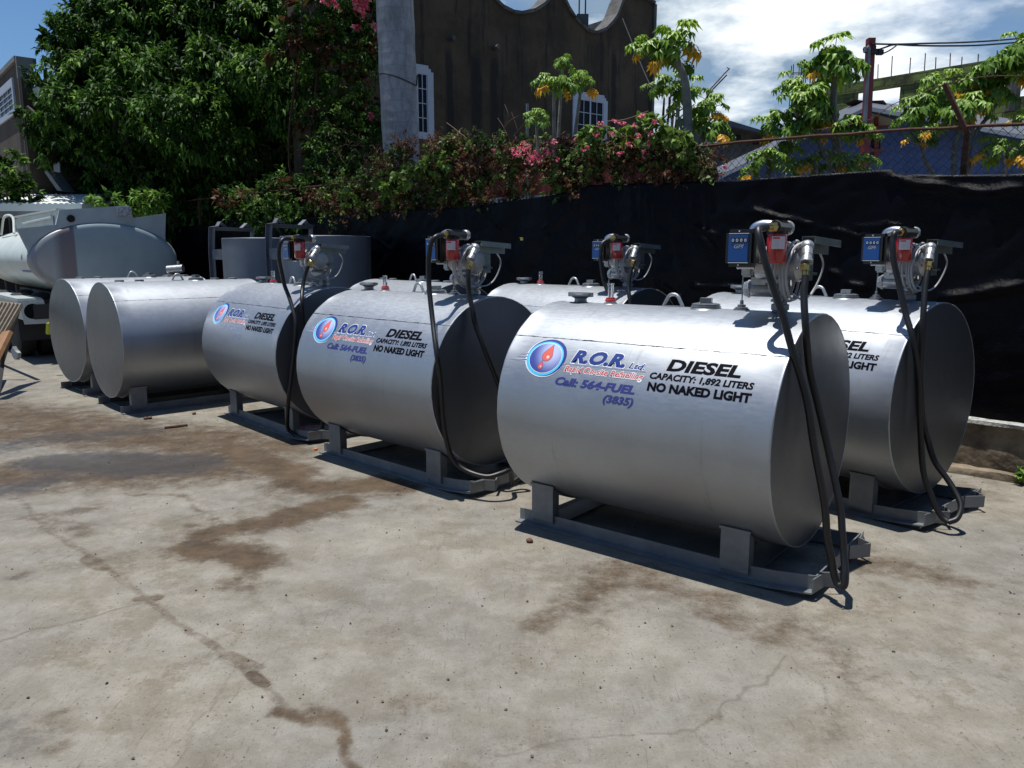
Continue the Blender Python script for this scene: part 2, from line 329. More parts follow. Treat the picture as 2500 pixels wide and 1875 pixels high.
    col = q.mix(q.math('MULTIPLY', q.rng(q.noise(1.5, 9, .78, vec=None, dist=.8), .48, .70), .38), col, (.125, .100, .070))
    edge = q.math('ADD', br, q.math('MULTIPLY', q.math('SUBTRACT', q.noise(6, 10, .84), .5), 2.1))
    bm_ = q.math('MULTIPLY', q.rng(edge, .10, .92), q.rng(br, .0, .50))
    col = q.mix(q.math('MULTIPLY', bm_, 1.0), col, q.mix(q.rng(mid, .3, .7), (.048, .032, .020), (.105, .074, .046)))
    edk = q.math('MULTIPLY', q.rng(q.math('ADD', dk, q.math('MULTIPLY', q.math('SUBTRACT', q.noise(12, 8, .8), .5), .9)), .2, .75), q.rng(dk, .02, .4))
    col = q.mix(q.math('MULTIPLY', edk, .8), col, (.036, .033, .033))
    col = q.mix(q.math('MULTIPLY', q.rng(scrape, .58, .70), .60), col, (.085, .072, .056)); col = q.mix(q.math('MULTIPLY', q.rng(scrape2, .60, .72), .55), col, (.09, .078, .064))
    col = q.mix(q.math('MULTIPLY', q.rng(fine, .56, .68), .60), col, (.08, .068, .055)); col = q.mix(q.math('MULTIPLY', q.rng(fine, .40, .30), .35), col, (.28, .27, .25))
    col = q.mix(q.math('MULTIPLY', q.rng(grain, .35, .65), .40), col, q.mix(1, col, (.55, .55, .55), 'MULTIPLY'))
    cs = q.rng(q.noise(3.1, 12, .80), .515, .535); cmk = q.rng(q.noise(.8, 3, .6), .42, .62); col = q.mix(q.math('MULTIPLY', cs, q.math('ADD', q.math('MULTIPLY', cmk, .42), .10)), col, q.mix(1, col, (.66, .60, .52), 'MULTIPLY'))
    sc3 = q.noise(3.2, 4, .7, (26, 1.5, 1, .95)); col = q.mix(q.math('MULTIPLY', q.rng(sc3, .63, .68), .5), col, (.09, .075, .06)); sc4 = q.noise(4, 4, .7, (22, 1.4, 1, -.75)); col = q.mix(q.math('MULTIPLY', q.rng(sc4, .66, .70), .45), col, (.10, .085, .07)); fl_ = q.noise(34, 6, .8, (1, 2.2, 1)); col = q.mix(q.math('MULTIPLY', q.rng(fl_, .60, .66), .45), col, (.10, .085, .068))
    pit = q.n('ShaderNodeTexVoronoi'); pit.inputs['Scale'].default_value = 24; q.l(q.co, pit.inputs['Vector']); pm = q.math('MULTIPLY', q.math('LESS_THAN', pit.outputs['Distance'], .10), q.math('GREATER_THAN', q.noise(6, 2, .5), .52)); col = q.mix(q.math('MULTIPLY', pm, .7), col, (.05, .045, .04))
    col = q.mix(ck, col, (.075, .06, .045))
    q.l(col, q.b.inputs['Base Color']); q.l(q.rng(edk, 0, 1, .88, .6), q.b.inputs['Roughness']); q.b.inputs['Specular IOR Level'].default_value = .25
    h = q.math('ADD', q.math('MULTIPLY', grain, .3), q.math('ADD', q.math('MULTIPLY', fine, .5), q.math('MULTIPLY', mid, .8))); q.bump(q.math('SUBTRACT', h, q.math('MULTIPLY', ck, 1.0)), .45, .006)
    me.materials.append(q.m); o = bpy.data.objects.new('ground', me); C.objects.link(o); tag(o, kind='structure')
build_ground()
# ================================================================ FUEL TANKS
def sp_rail(s):  # L-angle skid rail, sled tip bent up; s=+1 near side
    bm = B(); path = [(-.825, 0), (.62, 0), (.80, .012), (.992, .036)]; y0, y1, t, h = -.38 * s, -.43 * s, .008 * s, .078
    prof = [(y0 + t, 0), (y1, 0), (y1, .008), (y0, .008), (y0, h), (y0 + t, h)]
    rings = [[bm.verts.new((a, y, z + dz + .002)) for y, z in prof] for a, dz in path]
    for A, D in zip(rings[:-1], rings[1:]):
        for k in range(6): bm.faces.new((A[k], A[(k + 1) % 6], D[(k + 1) % 6], D[k]))
    bm.faces.new(rings[0]); bm.faces.new(rings[-1][::-1]); return bm
def leg_bm(a0, a1, s):
    bm = B(); zt = ZC - math.sqrt(RAD ** 2 - .385 ** 2) + .004
    box(bm, ((a0 + a1) / 2, -.392 * s, (zt + .03) / 2 + .005), (a1 - a0, .010, zt - .04)); box(bm, (a0 + .004, -.36 * s, (zt + .02) / 2 + .004), (.008, .055, zt - .03)); box(bm, (a1 - .004, -.36 * s, (zt + .02) / 2 + .004), (.008, .055, zt - .03))
    box(bm, ((a0 + a1) / 2, -.398 * s, zt - .008), (a1 - a0 + .012, .014, .014)); return bm
def cradle_bm(a0, a1):
    bm = B(); n = 22; A = []
    for k in range(n + 1):
        th = R_(-90) + (k / n - .5) * 2 * math.asin(.385 / RAD)
        for r in (RAD + .003, RAD + .012): A.append([bm.verts.new((a, r * math.cos(th), ZC + r * math.sin(th))) for a in (a0, a1)])
    for k in range(n):
        i0, o0, i1, o1 = A[2 * k], A[2 * k + 1], A[2 * k + 2], A[2 * k + 3]
        bm.faces.new((i0[0], i0[1], i1[1], i1[0])); bm.faces.new((o0[0], o1[0], o1[1], o0[1])); bm.faces.new((i0[0], i1[0], o1[0], o0[0])); bm.faces.new((i0[1], o0[1], o1[1], i1[1]))
    box(bm, ((a0 + a1) / 2, 0, .011), (a1 - a0, .756, .010)); return bm
def base_tank(root, shell='alu_shell', cap='alu_cap_shaded', frame='alu_frame'):
    h = LEN / 2
    bm = B(); lathe(bm, [(RAD - .008, -h + .003), (RAD - .004, -h + .001), (RAD, -h + .004), (RAD + .0012, -h + .010), (RAD, -h + .016)] + [(RAD, -h + .016 + (2 * h - .032) * k / 12) for k in range(1, 12)] + [(RAD, h - .016), (RAD + .0012, h - .010), (RAD, h - .004), (RAD - .004, h - .001), (RAD - .008, h - .003)], axis='X', seg=128)
    # roughen the weld bead a touch
    for v in bm.verts:
        if abs(abs(v.co.x) - h) < .012: v.co += Vector((0, v.co.y, v.co.z)).normalized() * noise.noise(v.co * 30) * .0025
    o = obj('tank_shell', bm, shell, root, 40); o.location.z = ZC
    for s in (-1, 1):
        bm = B(); pr = []
        for k in range(15): r = (RAD - .005) * (1 - k / 14) + .0005; pr.append((r, s * (h - .0025 + .016 * (1 - (r / RAD) ** 2))))
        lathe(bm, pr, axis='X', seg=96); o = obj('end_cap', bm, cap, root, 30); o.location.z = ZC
    for s in (1, -1): obj('skid_rail', sp_rail(s), frame, root, 25)
    for a0, a1 in ((-.720, -.562), (.508, .662)):
        for s in (1, -1): obj('leg', leg_bm(a0, a1, s), frame, root)
        obj('cradle', cradle_bm(a0, a1), frame, root)
    bm = B(); box(bm, (.990, 0, .077), (.008, .744, .074)); box(bm, (.965, 0, .042), (.045, .744, .006))
    obj('crossbar', bm, frame, root)
    for s in (1, -1):
        bm = B(); P = [(.996, -.31 * s), (1.072, -.255 * s), (.996, -.15 * s)]
        for i in range(2):
            a, b = Vector((*P[i], 0)), Vector((*P[i + 1], 0)); d = (b - a).normalized(); nrm = Vector((-d.y, d.x, 0)) * .007
            prism(bm, [a + Vector((0, 0, .038)), b + Vector((0, 0, .038)), b + Vector((0, 0, .113)), a + Vector((0, 0, .113))], nrm)
        prism(bm, [(.990, -.425 * s, .04), (1.004, -.31 * s, .04), (1.004, -.31 * s, .114), (.990, -.425 * s, .114)], (.006, 0, 0))
        obj('tow_lug', bm, frame, root)
    # lifting eye and bung: on every tank
    bm = B(); arc = [(-.075, 0, 1.345), (-.062, 0, 1.372)] + [(-.012 + .036 * math.cos(R_(t)), 0, 1.392 + .028 * math.sin(R_(t))) for t in range(160, 10, -20)] + [(.038, 0, 1.372), (.051, 0, 1.345)]
    tube(bm, arc, .0105, 8); box(bm, (-.012, 0, 1.352), (.13, .026, .008)); obj('lifting_eye', bm, 'cast', root, 60)
    bm = B(); lathe(bm, [(.098, 1.338), (.088, 1.348), (.082, 1.352), (.082, 1.362), (.077, 1.363), (.077, 1.374), (.060, 1.378), (.002, 1.378)], (.19, 0, 0)); obj('bung_flange', bm, 'galv', root, 30)
    bm = B(); box(bm, (.19, 0, 1.392), (.062, .062, .030), Matrix.Rotation(.3, 3, 'Z')); bmesh.ops.translate(bm, vec=(0, 0, 0), verts=bm.verts); obj('bung_plug', bm, 'galv', root)
    return root
def place_box_rot(bm): pass
def pump_parts(root):
    # top fittings
    bm = B(); lathe(bm, [(.062, 1.342), (.050, 1.349), (.040, 1.352), (.037, 1.368), (.040, 1.376), (.060, 1.386), (.074, 1.392), (.078, 1.400), (.074, 1.408), (.060, 1.410), (.002, 1.411)], (-.648, 0, 0)); box(bm, (-.722, 0, 1.398), (.020, .03, .026)); box(bm, (-.574, 0, 1.398), (.020, .03, .026)); obj('filler_valve', bm, 'galv', root, 40)
    bm = B(); lathe(bm, [(.052, 1.342), (.044, 1.350), (.040, 1.351), (.040, 1.357), (.031, 1.358), (.031, 1.366), (.002, 1.366)], (-.43, 0, 0)); g = obj('level_gauge', bm, 'cast', root, 30)
    bm = B(); lathe(bm, [(.034, 1.366), (.034, 1.374), (.029, 1.376), (.029, 1.386), (.018, 1.387)], (-.43, 0, 0)); obj('red_collar', bm, 'red_plastic', g, 30)
    bm = B(); lathe(bm, [(.018, 1.387), (.018, 1.466), (.019, 1.467), (.019, 1.473), (.002, 1.474)], (-.43, 0, 0), seg=16); obj('sight_glass', bm, 'clear', g, 30)
    bm = B(); lathe(bm, [(.058, 1.342), (.048, 1.349), (.042, 1.350), (.042, 1.356), (.034, 1.357), (.034, 1.364), (.022, 1.366), (.022, 1.378), (.010, 1.380), (.009, 1.402), (.0035, 1.404), (.0035, 1.62)], (.396, 0, 0)); obj('vent', bm, 'galv', root, 30)
    # riser and valve body
    bm = B(); lathe(bm, [(.070, 1.338), (.058, 1.346), (.044, 1.350), (.040, 1.358), (.048, 1.360), (.048, 1.388), (.037, 1.390), (.037, 1.400), (.052, 1.402), (.052, 1.412), (.040, 1.414), (.040, 1.45)], (.605, 0, 0), seg=8); obj('riser_pipe', bm, 'galv', root, 20)
    bm = B(); a, b = Vector((.455, -.035, 1.466)), Vector((.605, 0, 1.466)); tube(bm, [a, a.lerp(b, .15), b, b + Vector((.03, 0, 0))], [.040, .041, .043, .030], 20); d = (a - b).normalized(); tube(bm, [a, a + d * .012, a + d * .014, a + d * .034], [.047, .047, .043, .034], 8)
    tube(bm, [(.605, 0, 1.475), (.605, 0, 1.41)], .041, 18); box(bm, (.52, -.06, 1.515), (.085, .075, .05), bev=.008); obj('valve_body', bm, 'cast', root, 40)
    # motor
    bm = B(); lathe(bm, [(.055, .505), (.078, .510), (.086, .520), (.086, .600), (.082, .603), (.082, .70), (.090, .703), (.090, .725), (.074, .745), (.05, .755), (.01, .757)], (0, -.085, 1.600), axis='X', seg=32)
    box(bm, (.478, -.10, 1.605), (.060, .115, .150), bev=.010); box(bm, (.60, -.085, 1.512), (.12, .09, .02), bev=.004)
    for k in range(6): a = k * math.tau / 6 + .3; lathe(bm, [(.008, 0), (.008, .02), (.001, .021)], (.724, -.085 + .078 * math.cos(a), 1.6 + .078 * math.sin(a)), axis='X', seg=6)
    box(bm, (.66, -.13, 1.665), (.07, .06, .035), bev=.008); mo = obj('pump_motor', bm, 'cast', root, 35)
    bm = B(); box(bm, (.572, -.1765, 1.588), (.085, .003, .060)); merge_plate = obj('nameplate', bm, 'label_white', mo)
    bm = fit_text('GPI', .545, .597, 1.598, .022, off=.0009, shear=.3)
    for v in bm.verts: v.co = Vector((v.co.x, -.1785, v.co.y))
    obj('nameplate_lettering', bm, 'txt_blue', mo)
    # flow meter
    bm = B(); box(bm, (.495, -.262, 1.677), (.158, .078, .186), bev=.018); fm = obj('flow_meter', bm, 'black_plastic', root, 40)
    bm = B(); box(bm, (.490, -.303, 1.677), (.104, .006, .134), bev=.0025); obj('meter_face', bm, 'blue_face', fm)
    for z_ in (1.7485, 1.6055): bm = B(); box(bm, (.492, -.3045, z_), (.104, .004, .003)); obj('trim_strip', bm, 'txt_white', fm)
    for z_ in (1.760, 1.594): bm = B(); box(bm, (.492, -.302, z_), (.005, .004, .008)); obj('screw', bm, 'txt_white', fm)
    for k in range(4): bm = B(); box(bm, (.4625 + k * .0215, -.3062, 1.716), (.018, .003, .022)); obj('counter_window', bm, 'black_plastic', fm)
    bm = B()
    for k in range(4): merge(bm, fit_text('0', .4565 + k * .0215, .4685 + k * .0215, 1.7085, .0155, off=.0003), 0)
    for v in bm.verts: v.co = Vector((v.co.x, -.3082, v.co.y))
    obj('counter_digits', bm, 'txt_white', fm)
    bm = fit_text('GPI', .468, .520, 1.677, .020, off=.0009, shear=.35)
    for v in bm.verts: v.co = Vector((v.co.x, -.3066, v.co.y))
    obj('meter_lettering', bm, 'txt_grey', fm)
    bm = B(); box(bm, (.50, -.185, 1.665), (.115, .078, .150), bev=.02); tube(bm, [(.49, -.13, 1.64), (.49, -.20, 1.64)], .05, 16); tube(bm, [(.452, -.215, 1.585), (.542, -.215, 1.585)], .012, 8); obj('meter_body', bm, 'cast', root, 40)
    bm = B(); tube(bm, spline([(.535, -.235, 1.750), (.542, -.235, 1.775), (.575, -.232, 1.790), (.615, -.230, 1.790), (.655, -.228, 1.780)], 5), .023, 14); tube(bm, [(.525, -.235, 1.742), (.525, -.235, 1.752)], .033, 14); obj('elbow_pipe', bm, 'chrome', root, 50)
    # filter
    bm = B(); lathe(bm, [(.030, 1.603), (.042, 1.606), (.047, 1.613), (.047, 1.742), (.044, 1.746), (.002, 1.746)], (.666, -.258, 0), seg=28); fl = obj('fuel_filter', bm, 'red_can', root, 40)
    bm = B()
    for k in range(8):
        t0, t1 = R_(-100 + k * 10), R_(-90 + k * 10); r = .0478; vs = [bm.verts.new((.666 + r * math.cos(t), -.258 + r * math.sin(t), z)) for t, z in ((t0, 1.672), (t1, 1.672), (t1, 1.732), (t0, 1.732))]; bm.faces.new(vs).material_index = 0
    for k in range(4):
        t0, t1 = R_(-94 + k * 10), R_(-84 + k * 10); r = .0484; vs = [bm.verts.new((.666 + r * math.cos(t), -.258 + r * math.sin(t), z)) for t, z in ((t0, 1.720), (t1, 1.720), (t1, 1.728), (t0, 1.728))]; bm.faces.new(vs).material_index = 1
    obj('filter_label', bm, ['label_white', 'label_red'], fl, 60)
    bm = B(); lathe(bm, [(.05, 1.746), (.05, 1.757), (.02, 1.758)], (.666, -.258, 0)); tube(bm, [(.667, -.305, 1.776), (.667, -.15, 1.776)], .034, 8); box(bm, (.667, -.225, 1.800), (.05, .09, .02), bev=.005); obj('filter_head', bm, 'black_plastic', root, 40)
    bm = B(); tube(bm, [(.667, -.152, 1.776), (.667, -.146, 1.776), (.667, -.125, 1.776), (.667, -.112, 1.776)], [.031, .036, .036, .028], 14); obj('filter_end_cap', bm, 'cast', root, 40)
    # outlet
    bm = B(); bmesh.ops.create_uvsphere(bm, u_segments=16, v_segments=10, radius=.032, matrix=Matrix.Translation((.778, -.15, 1.685))); tube(bm, [(.715, -.11, 1.66), (.778, -.15, 1.685)], .028, 14)
    tube(bm, [(.778, -.15, 1.685), (.787, -.175, 1.655), (.792, -.19, 1.640)], .026, 14); tube(bm, [(.792, -.19, 1.645), (.800, -.214, 1.612)], [.021, .027], 14); tube(bm, [(.7985, -.209, 1.619), (.801, -.217, 1.607)], .030, 14); obj('outlet_elbow', bm, 'cast', root, 60)
    # nozzle holder
    bm = B(); t = .004
    prism(bm, [(.738, -.118, 1.655), (.790, .128, 1.645), (.790, .128, 1.712), (.738, -.118, 1.731)], (t, 0, 0)); prism(bm, [(.800, -.118, 1.700), (.850, .128, 1.682), (.850, .128, 1.712), (.800, -.118, 1.731)], (t, 0, 0))
    prism(bm, [(.738, -.118, 1.731), (.804, -.118, 1.731), (.854, .128, 1.713), (.790, .128, 1.713)], (0, 0, t)); prism(bm, [(.742, -.060, 1.70), (.752, .02, 1.70), (.752, .02, 1.515), (.745, -.035, 1.515)], (t, 0, 0)); box(bm, (.765, -.01, 1.55), (.03, .05, .012)); obj('nozzle_holder', bm, 'plate_grey', root)
    # coiled cable
    bm = B()
    for j in range(6):
        a = .610 + j * .019; ry, rz = .114 + .008 * (j % 3), .118 + .010 * ((j * 2) % 3); cz = 1.575 - .004 * (j % 2)
        pts = [(a + .018 * math.sin(t) + (.02 if math.sin(t) < 0 else 0) * -math.sin(t), -.092 - ry * math.cos(t), cz + rz * math.sin(t) * (1.18 if math.sin(t) < 0 else 1)) for t in np.linspace(0, math.tau, 30)[:-1]]
        tube(bm, pts, .0066, 6, closed=True)
    tube(bm, spline([(.70, -.19, 1.60), (.73, -.18, 1.68), (.76, -.13, 1.71)], 5), .0058, 6); tube(bm, spline([(.70, -.10, 1.45), (.73, -.03, 1.42), (.75, .06, 1.46), (.78, .10, 1.58), (.77, .06, 1.66)], 6), .005, 6); obj('power_cable', bm, 'cable', root, 60)
def hose(root, pts, first):
    p = [Vector(q) for q in pts]
    if first: p = [Vector((.667, -.318, 1.776))] + p[1:]
    sp = spline(p, 6); bm = B(); tube(bm, sp, .0175, 12); h = obj('hose', bm, 'rubber', root, 60)
    d = (sp[3] - sp[0]).normalized(); bm = B(); s = sp[0]; tube(bm, [s - d * .014, s - d * .010, s + d * .016, s + d * .018, s + d * .042], [.020, .0235, .0235, .0195, .0195], 6); obj('brass_fitting', bm, 'brass', h, 20)
def emblem(bm, cx, cy):
    def disc(x, y, rx, ry, mi, dz, n=48, rot=0):
        vs = [bm.verts.new((x + rx * math.cos(t) * math.cos(rot) - ry * math.sin(t) * math.sin(rot), y + rx * math.cos(t) * math.sin(rot) + ry * math.sin(t) * math.cos(rot), dz)) for t in np.linspace(0, math.tau, n + 1)[:-1]]; bm.faces.new(vs).material_index = mi
    for k, (yy, le) in enumerate(((.014, .075), (-.004, .10), (-.026, .145))):   # speed spikes
        for mi, w, dz in ((0, .0085, .0002), (1, .0045, .0004)):
            vs = [bm.verts.new(q) for q in ((cx - .105 - le - (w - .004), cy + yy - .006, dz), (cx - .10, cy + yy - w, dz), (cx - .10, cy + yy + w, dz))]; bm.faces.new(vs).material_index = mi
    disc(cx, cy, .138, .120, 0, .0003); disc(cx + .004, cy + .003, .134, .117, 1, .0006); disc(cx - .004, cy - .004, .125, .108, 2, .0009); disc(cx - .001, cy - .001, .111, .096, 0, .0011); disc(cx - .001, cy - .001, .108, .093, 3, .0013)
    def drop(x, y, s, mi, dz, rot):
        pts = [(0, 1.25)] + [(math.cos(t) * .62, math.sin(t) * .62 - .10) for t in np.linspace(R_(28), R_(-208), 22)]
        c, sn = math.cos(rot), math.sin(rot); vs = [bm.verts.new((x + s * (c * u - sn * w), y + s * (sn * u + c * w), dz)) for u, w in pts]; bm.faces.new(vs).material_index = mi
    drop(cx + .010, cy + .016, .058, 1, .0015, -.22); drop(cx + .010, cy + .016, .054, 4, .0017, -.22); disc(cx + .016, cy + .002, .010, .010, 5, .0019, 20)
    drop(cx - .016, cy - .055, .030, 1, .0015, -.1); drop(cx - .016, cy - .055, .026, 4, .0017, -.1); disc(cx - .013, cy - .058, .005, .005, 5, .0019, 12)
q = NB('emblem_disc'); sx = q.n('ShaderNodeSeparateXYZ'); q.l(q.co, sx.inputs[0])
dd = q.math('SQRT', q.math('ADD', q.math('POWER', q.math('ADD', sx.outputs[0], .50), 2), q.math('POWER', q.math('SUBTRACT', sx.outputs[2], 1.10), 2)))
q.l(q.mix(q.rng(dd, .02, .13), (.42, .48, .70), (.045, .07, .30)), q.b.inputs['Base Color']); q.b.inputs['Roughness'].default_value = .4
mat('txt_navy', (.02, .035, .22), .4); mat('drop_red', (.66, .13, .09), .35); mat('drop_hi', (.80, .55, .50), .35)
def lettering(root, faded=False):
    bm = B(); emblem(bm, -.535, .345); wrap(bm); obj('logo_emblem', bm, ['txt_white', 'txt_navy', 'txt_cyan', 'emblem_disc', 'drop_red', 'drop_hi'], root)
    bm = B()
    merge(bm, fit_text('R.O.R.', -.362, -.010, .331, .082, off=.0082, shear=.26), 0, .0002); merge(bm, fit_text('R.O.R.', -.357, -.014, .334, .076, off=.0058, shear=.26), 1, .0005)
    merge(bm, fit_text('Ltd.', .006, .108, .330, .036, off=.0035, shear=.28), 0, .0002); merge(bm, fit_text('Ltd.', .009, .105, .331, .033, off=.0012, shear=.28), 1, .0005)
    vs = [bm.verts.new(p) for p in ((-.395, .3175, .0002), (.120, .3185, .0002), (.120, .3255, .0002), (-.395, .3245, .0002))]; bm.faces.new(vs).material_index = 0
    vs = [bm.verts.new(p) for p in ((-.392, .3195, .0005), (.118, .3202, .0005), (.118, .3238, .0005), (-.392, .3230, .0005))]; bm.faces.new(vs).material_index = 1
    merge(bm, fit_text('Rapid On-site Refuelling', -.388, .116, .274, .037, off=.0032, shear=.25), 0, .0002); merge(bm, fit_text('Rapid On-site Refuelling', -.384, .112, .276, .034, off=.0008, shear=.25), 2, .0005)
    wrap(bm); obj('company_lettering', bm, ['txt_white', 'txt_blue', 'txt_red'], root)
    bm = B(); merge(bm, fit_text('Call: 564-FUEL', -.425, .082, .196, .044, off=.0026, shear=.22), 0); merge(bm, fit_text('(3835)', -.100, .084, .134, .040, off=.0022, shear=.22), 0); wrap(bm)
    o = obj('phone_lettering', bm, 'txt_faint' if faded else 'txt_viol', root)
    if faded: o['label'] = 'faded pale phone number lettering'
    bm = B(); merge(bm, fit_text('DIESEL', .228, .622, .343, .065, off=.0036, shear=.14), 0); merge(bm, fit_text('CAPACITY: 1,892 LITERS', .146, .698, .290, .034, off=.0018, shear=.14), 0); merge(bm, fit_text('NO NAKED LIGHT', .148, .698, .226, .044, off=.0030), 0); wrap(bm)
    obj('warning_lettering', bm, 'txt_black', root)
HOSE = {
'A': [[(0.636,-0.33,1.773),(0.635,-0.4,1.769),(0.64,-0.43,1.748),(0.656,-0.44,1.706),(0.671,-0.44,1.655),(0.694,-0.44,1.586),(0.727,-0.431,1.49),(0.775,-0.425,1.365),(0.82,-0.42,1.225),(0.898,-0.4,0.985),(0.95,-0.39,0.734),(1.01,-0.385,0.484),(1.032,-0.385,0.325),(1.057,-0.385,0.231),(1.075,-0.385,0.153),(1.097,-0.39,0.104)],
 [(0.799,-0.225,1.586),(0.807,-0.24,1.532),(0.814,-0.265,1.455),(0.843,-0.3,1.302),(0.864,-0.272,1.103),(0.904,-0.253,0.944),(0.966,-0.25,0.729),(1.055,-0.3,0.471),(1.083,-0.33,0.353),(1.109,-0.36,0.236),(1.128,-0.39,0.159),(1.127,-0.4,0.11),(1.097,-0.39,0.104)]],
'B': [[(0.684,-0.36,1.763),(0.686,-0.42,1.762),(0.669,-0.45,1.724),(0.654,-0.46,1.651),(0.643,-0.46,1.562),(0.658,-0.469,1.411),(0.731,-0.508,1.213),(0.849,-0.58,1.004),(0.859,-0.56,0.82),(0.844,-0.53,0.561),(0.856,-0.5,0.365),(0.895,-0.47,0.252),(0.977,-0.43,0.194),(1.107,-0.38,0.172),(1.168,-0.3,0.192),(1.172,-0.22,0.191),(1.1,-0.12,0.07)],
 [(0.818,-0.23,1.577),(0.814,-0.25,1.539),(0.82,-0.26,1.484),(0.831,-0.26,1.371),(0.865,-0.26,1.256),(0.874,-0.25,1.18),(0.934,-0.22,1.006),(0.978,-0.15,0.796),(1.02,-0.08,0.567),(1.09,-0.03,0.3),(1.14,-0.04,0.15),(1.1,-0.12,0.07)]],
'C': [[(0.687,-0.36,1.783),(0.707,-0.42,1.772),(0.716,-0.46,1.737),(0.699,-0.47,1.671),(0.697,-0.47,1.588),(0.691,-0.45,1.479),(0.695,-0.431,1.372),(0.777,-0.425,1.241),(0.88,-0.436,1.053),(0.88,-0.464,0.807),(0.867,-0.5,0.559),(0.85,-0.52,0.403),(0.73,-0.48,0.223),(0.65,-0.44,0.092),(0.7,-0.39,0.029),(0.84,-0.39,0.026),(0.93,-0.33,0.04),(0.95,-0.27,0.1),(0.93,-0.25,0.25),(0.9,-0.28,0.45)],
 [(0.814,-0.23,1.573),(0.789,-0.25,1.53),(0.775,-0.274,1.456),(0.789,-0.31,1.351),(0.862,-0.36,1.242),(0.865,-0.36,1.1),(0.87,-0.35,0.832),(0.9,-0.28,0.45)]],
'D': [[(0.686,-0.36,1.784),(0.683,-0.42,1.771),(0.681,-0.44,1.733),(0.691,-0.45,1.671),(0.707,-0.45,1.585),(0.734,-0.438,1.482),(0.787,-0.44,1.309),(0.851,-0.46,1.16),(0.886,-0.42,0.942),(0.901,-0.4,0.72),(0.93,-0.38,0.436),(0.952,-0.37,0.32),(0.989,-0.36,0.23),(1.024,-0.355,0.153),(1.061,-0.35,0.101),(1.098,-0.35,0.078)],
 [(0.808,-0.225,1.586),(0.82,-0.278,1.457),(0.85,-0.34,1.242),(0.852,-0.33,0.974),(0.853,-0.3,0.836),(0.866,-0.26,0.65),(0.9,-0.24,0.514),(0.945,-0.23,0.396),(1.01,-0.22,0.314),(1.07,-0.23,0.244),(1.125,-0.26,0.17),(1.13,-0.31,0.103),(1.098,-0.35,0.078)]],
'F': [[(0.647,-0.36,1.79),(0.634,-0.42,1.732),(0.634,-0.44,1.644),(0.636,-0.44,1.569),(0.668,-0.42,1.388),(0.78,-0.42,1.22),(0.88,-0.4,0.95),(0.9,-0.36,0.6),(0.93,-0.3,0.3),(1.03,-0.24,0.05)],
 [(0.809,-0.225,1.575),(0.812,-0.287,1.388),(0.862,-0.32,1.225),(0.9,-0.3,0.9),(0.93,-0.26,0.6),(1.04,-0.22,0.3),(1.06,-0.22,0.1),(1.03,-0.24,0.05)]]}
TANKS = {'A': (.9322, 4.4964, -.6781), 'B': (-.717, 6.1218, -.7543), 'D': (2.158, 5.5215, -.8801), 'C': (-2.1262, 7.6768, -.8341), 'F': (.5902, 7.4205, -.7618), 'E': (-1.0723, 8.626, -.8573), 'G': (-3.713, 8.8122, .7563), 'H': (-4.7227, 9.8813, .8159)}
TL = {'A': 'nearest silver diesel tank, at the front right, its company lettering fully readable', 'B': 'lettered silver diesel tank in the middle of the front row, between two other lettered tanks',
      'C': 'lettered silver diesel tank with the faded phone number, beside the plain tanks', 'D': 'silver pump tank at the far right beside the low stone curb, lettering half hidden',
      'F': 'silver pump tank in the back row, only its top showing between two lettered tanks', 'E': 'silver tank without a pump, right of the upright grey tanks, mostly hidden',
      'G': 'nearer of the two plain silver tanks at the left, its round end cap facing us', 'H': 'further of the two plain silver tanks on the left, before the tanker truck'}
GT = 'horizontal silver fuel tanks on skids'
protoP = empty('fuel_tank'); base_tank(protoP); pump_parts(protoP); lettering(protoP)
protoE = empty('fuel_tank'); base_tank(protoE)
for a in (-.622, -.42, .405, .618):
    bm = B(); lathe(bm, [(.060, 1.342), (.052, 1.349), (.046, 1.351), (.046, 1.366), (.040, 1.369), (.002, 1.369)], (a, 0, 0)); obj('threaded_cap', bm, 'galv', protoE, 30)
first = {'P': True, 'E': True}
for k in 'ABDCFEGH':
    kind = 'E' if k in 'EGH' else 'P'; pr = protoE if kind == 'E' else protoP
    o = pr if first[kind] else copy_tree(pr)
    first[kind] = False
    x, y, yaw = TANKS[k]; o.location = (x, y, 0); o.rotation_euler = (0, 0, yaw); tag(o, TL[k], 'fuel tank', GT)
    if k == 'C':
        for ch in o.children:
            if ch.name.startswith('phone_lettering'): ch.data = ch.data.copy(); ch.data.materials[0] = M['txt_faint']; ch['label'] = 'faded phone number lettering'
    TANKS[k] = o
for k in HOSE:
    for i, pts in enumerate(HOSE[k]): hose(TANKS[k], pts, i == 0)
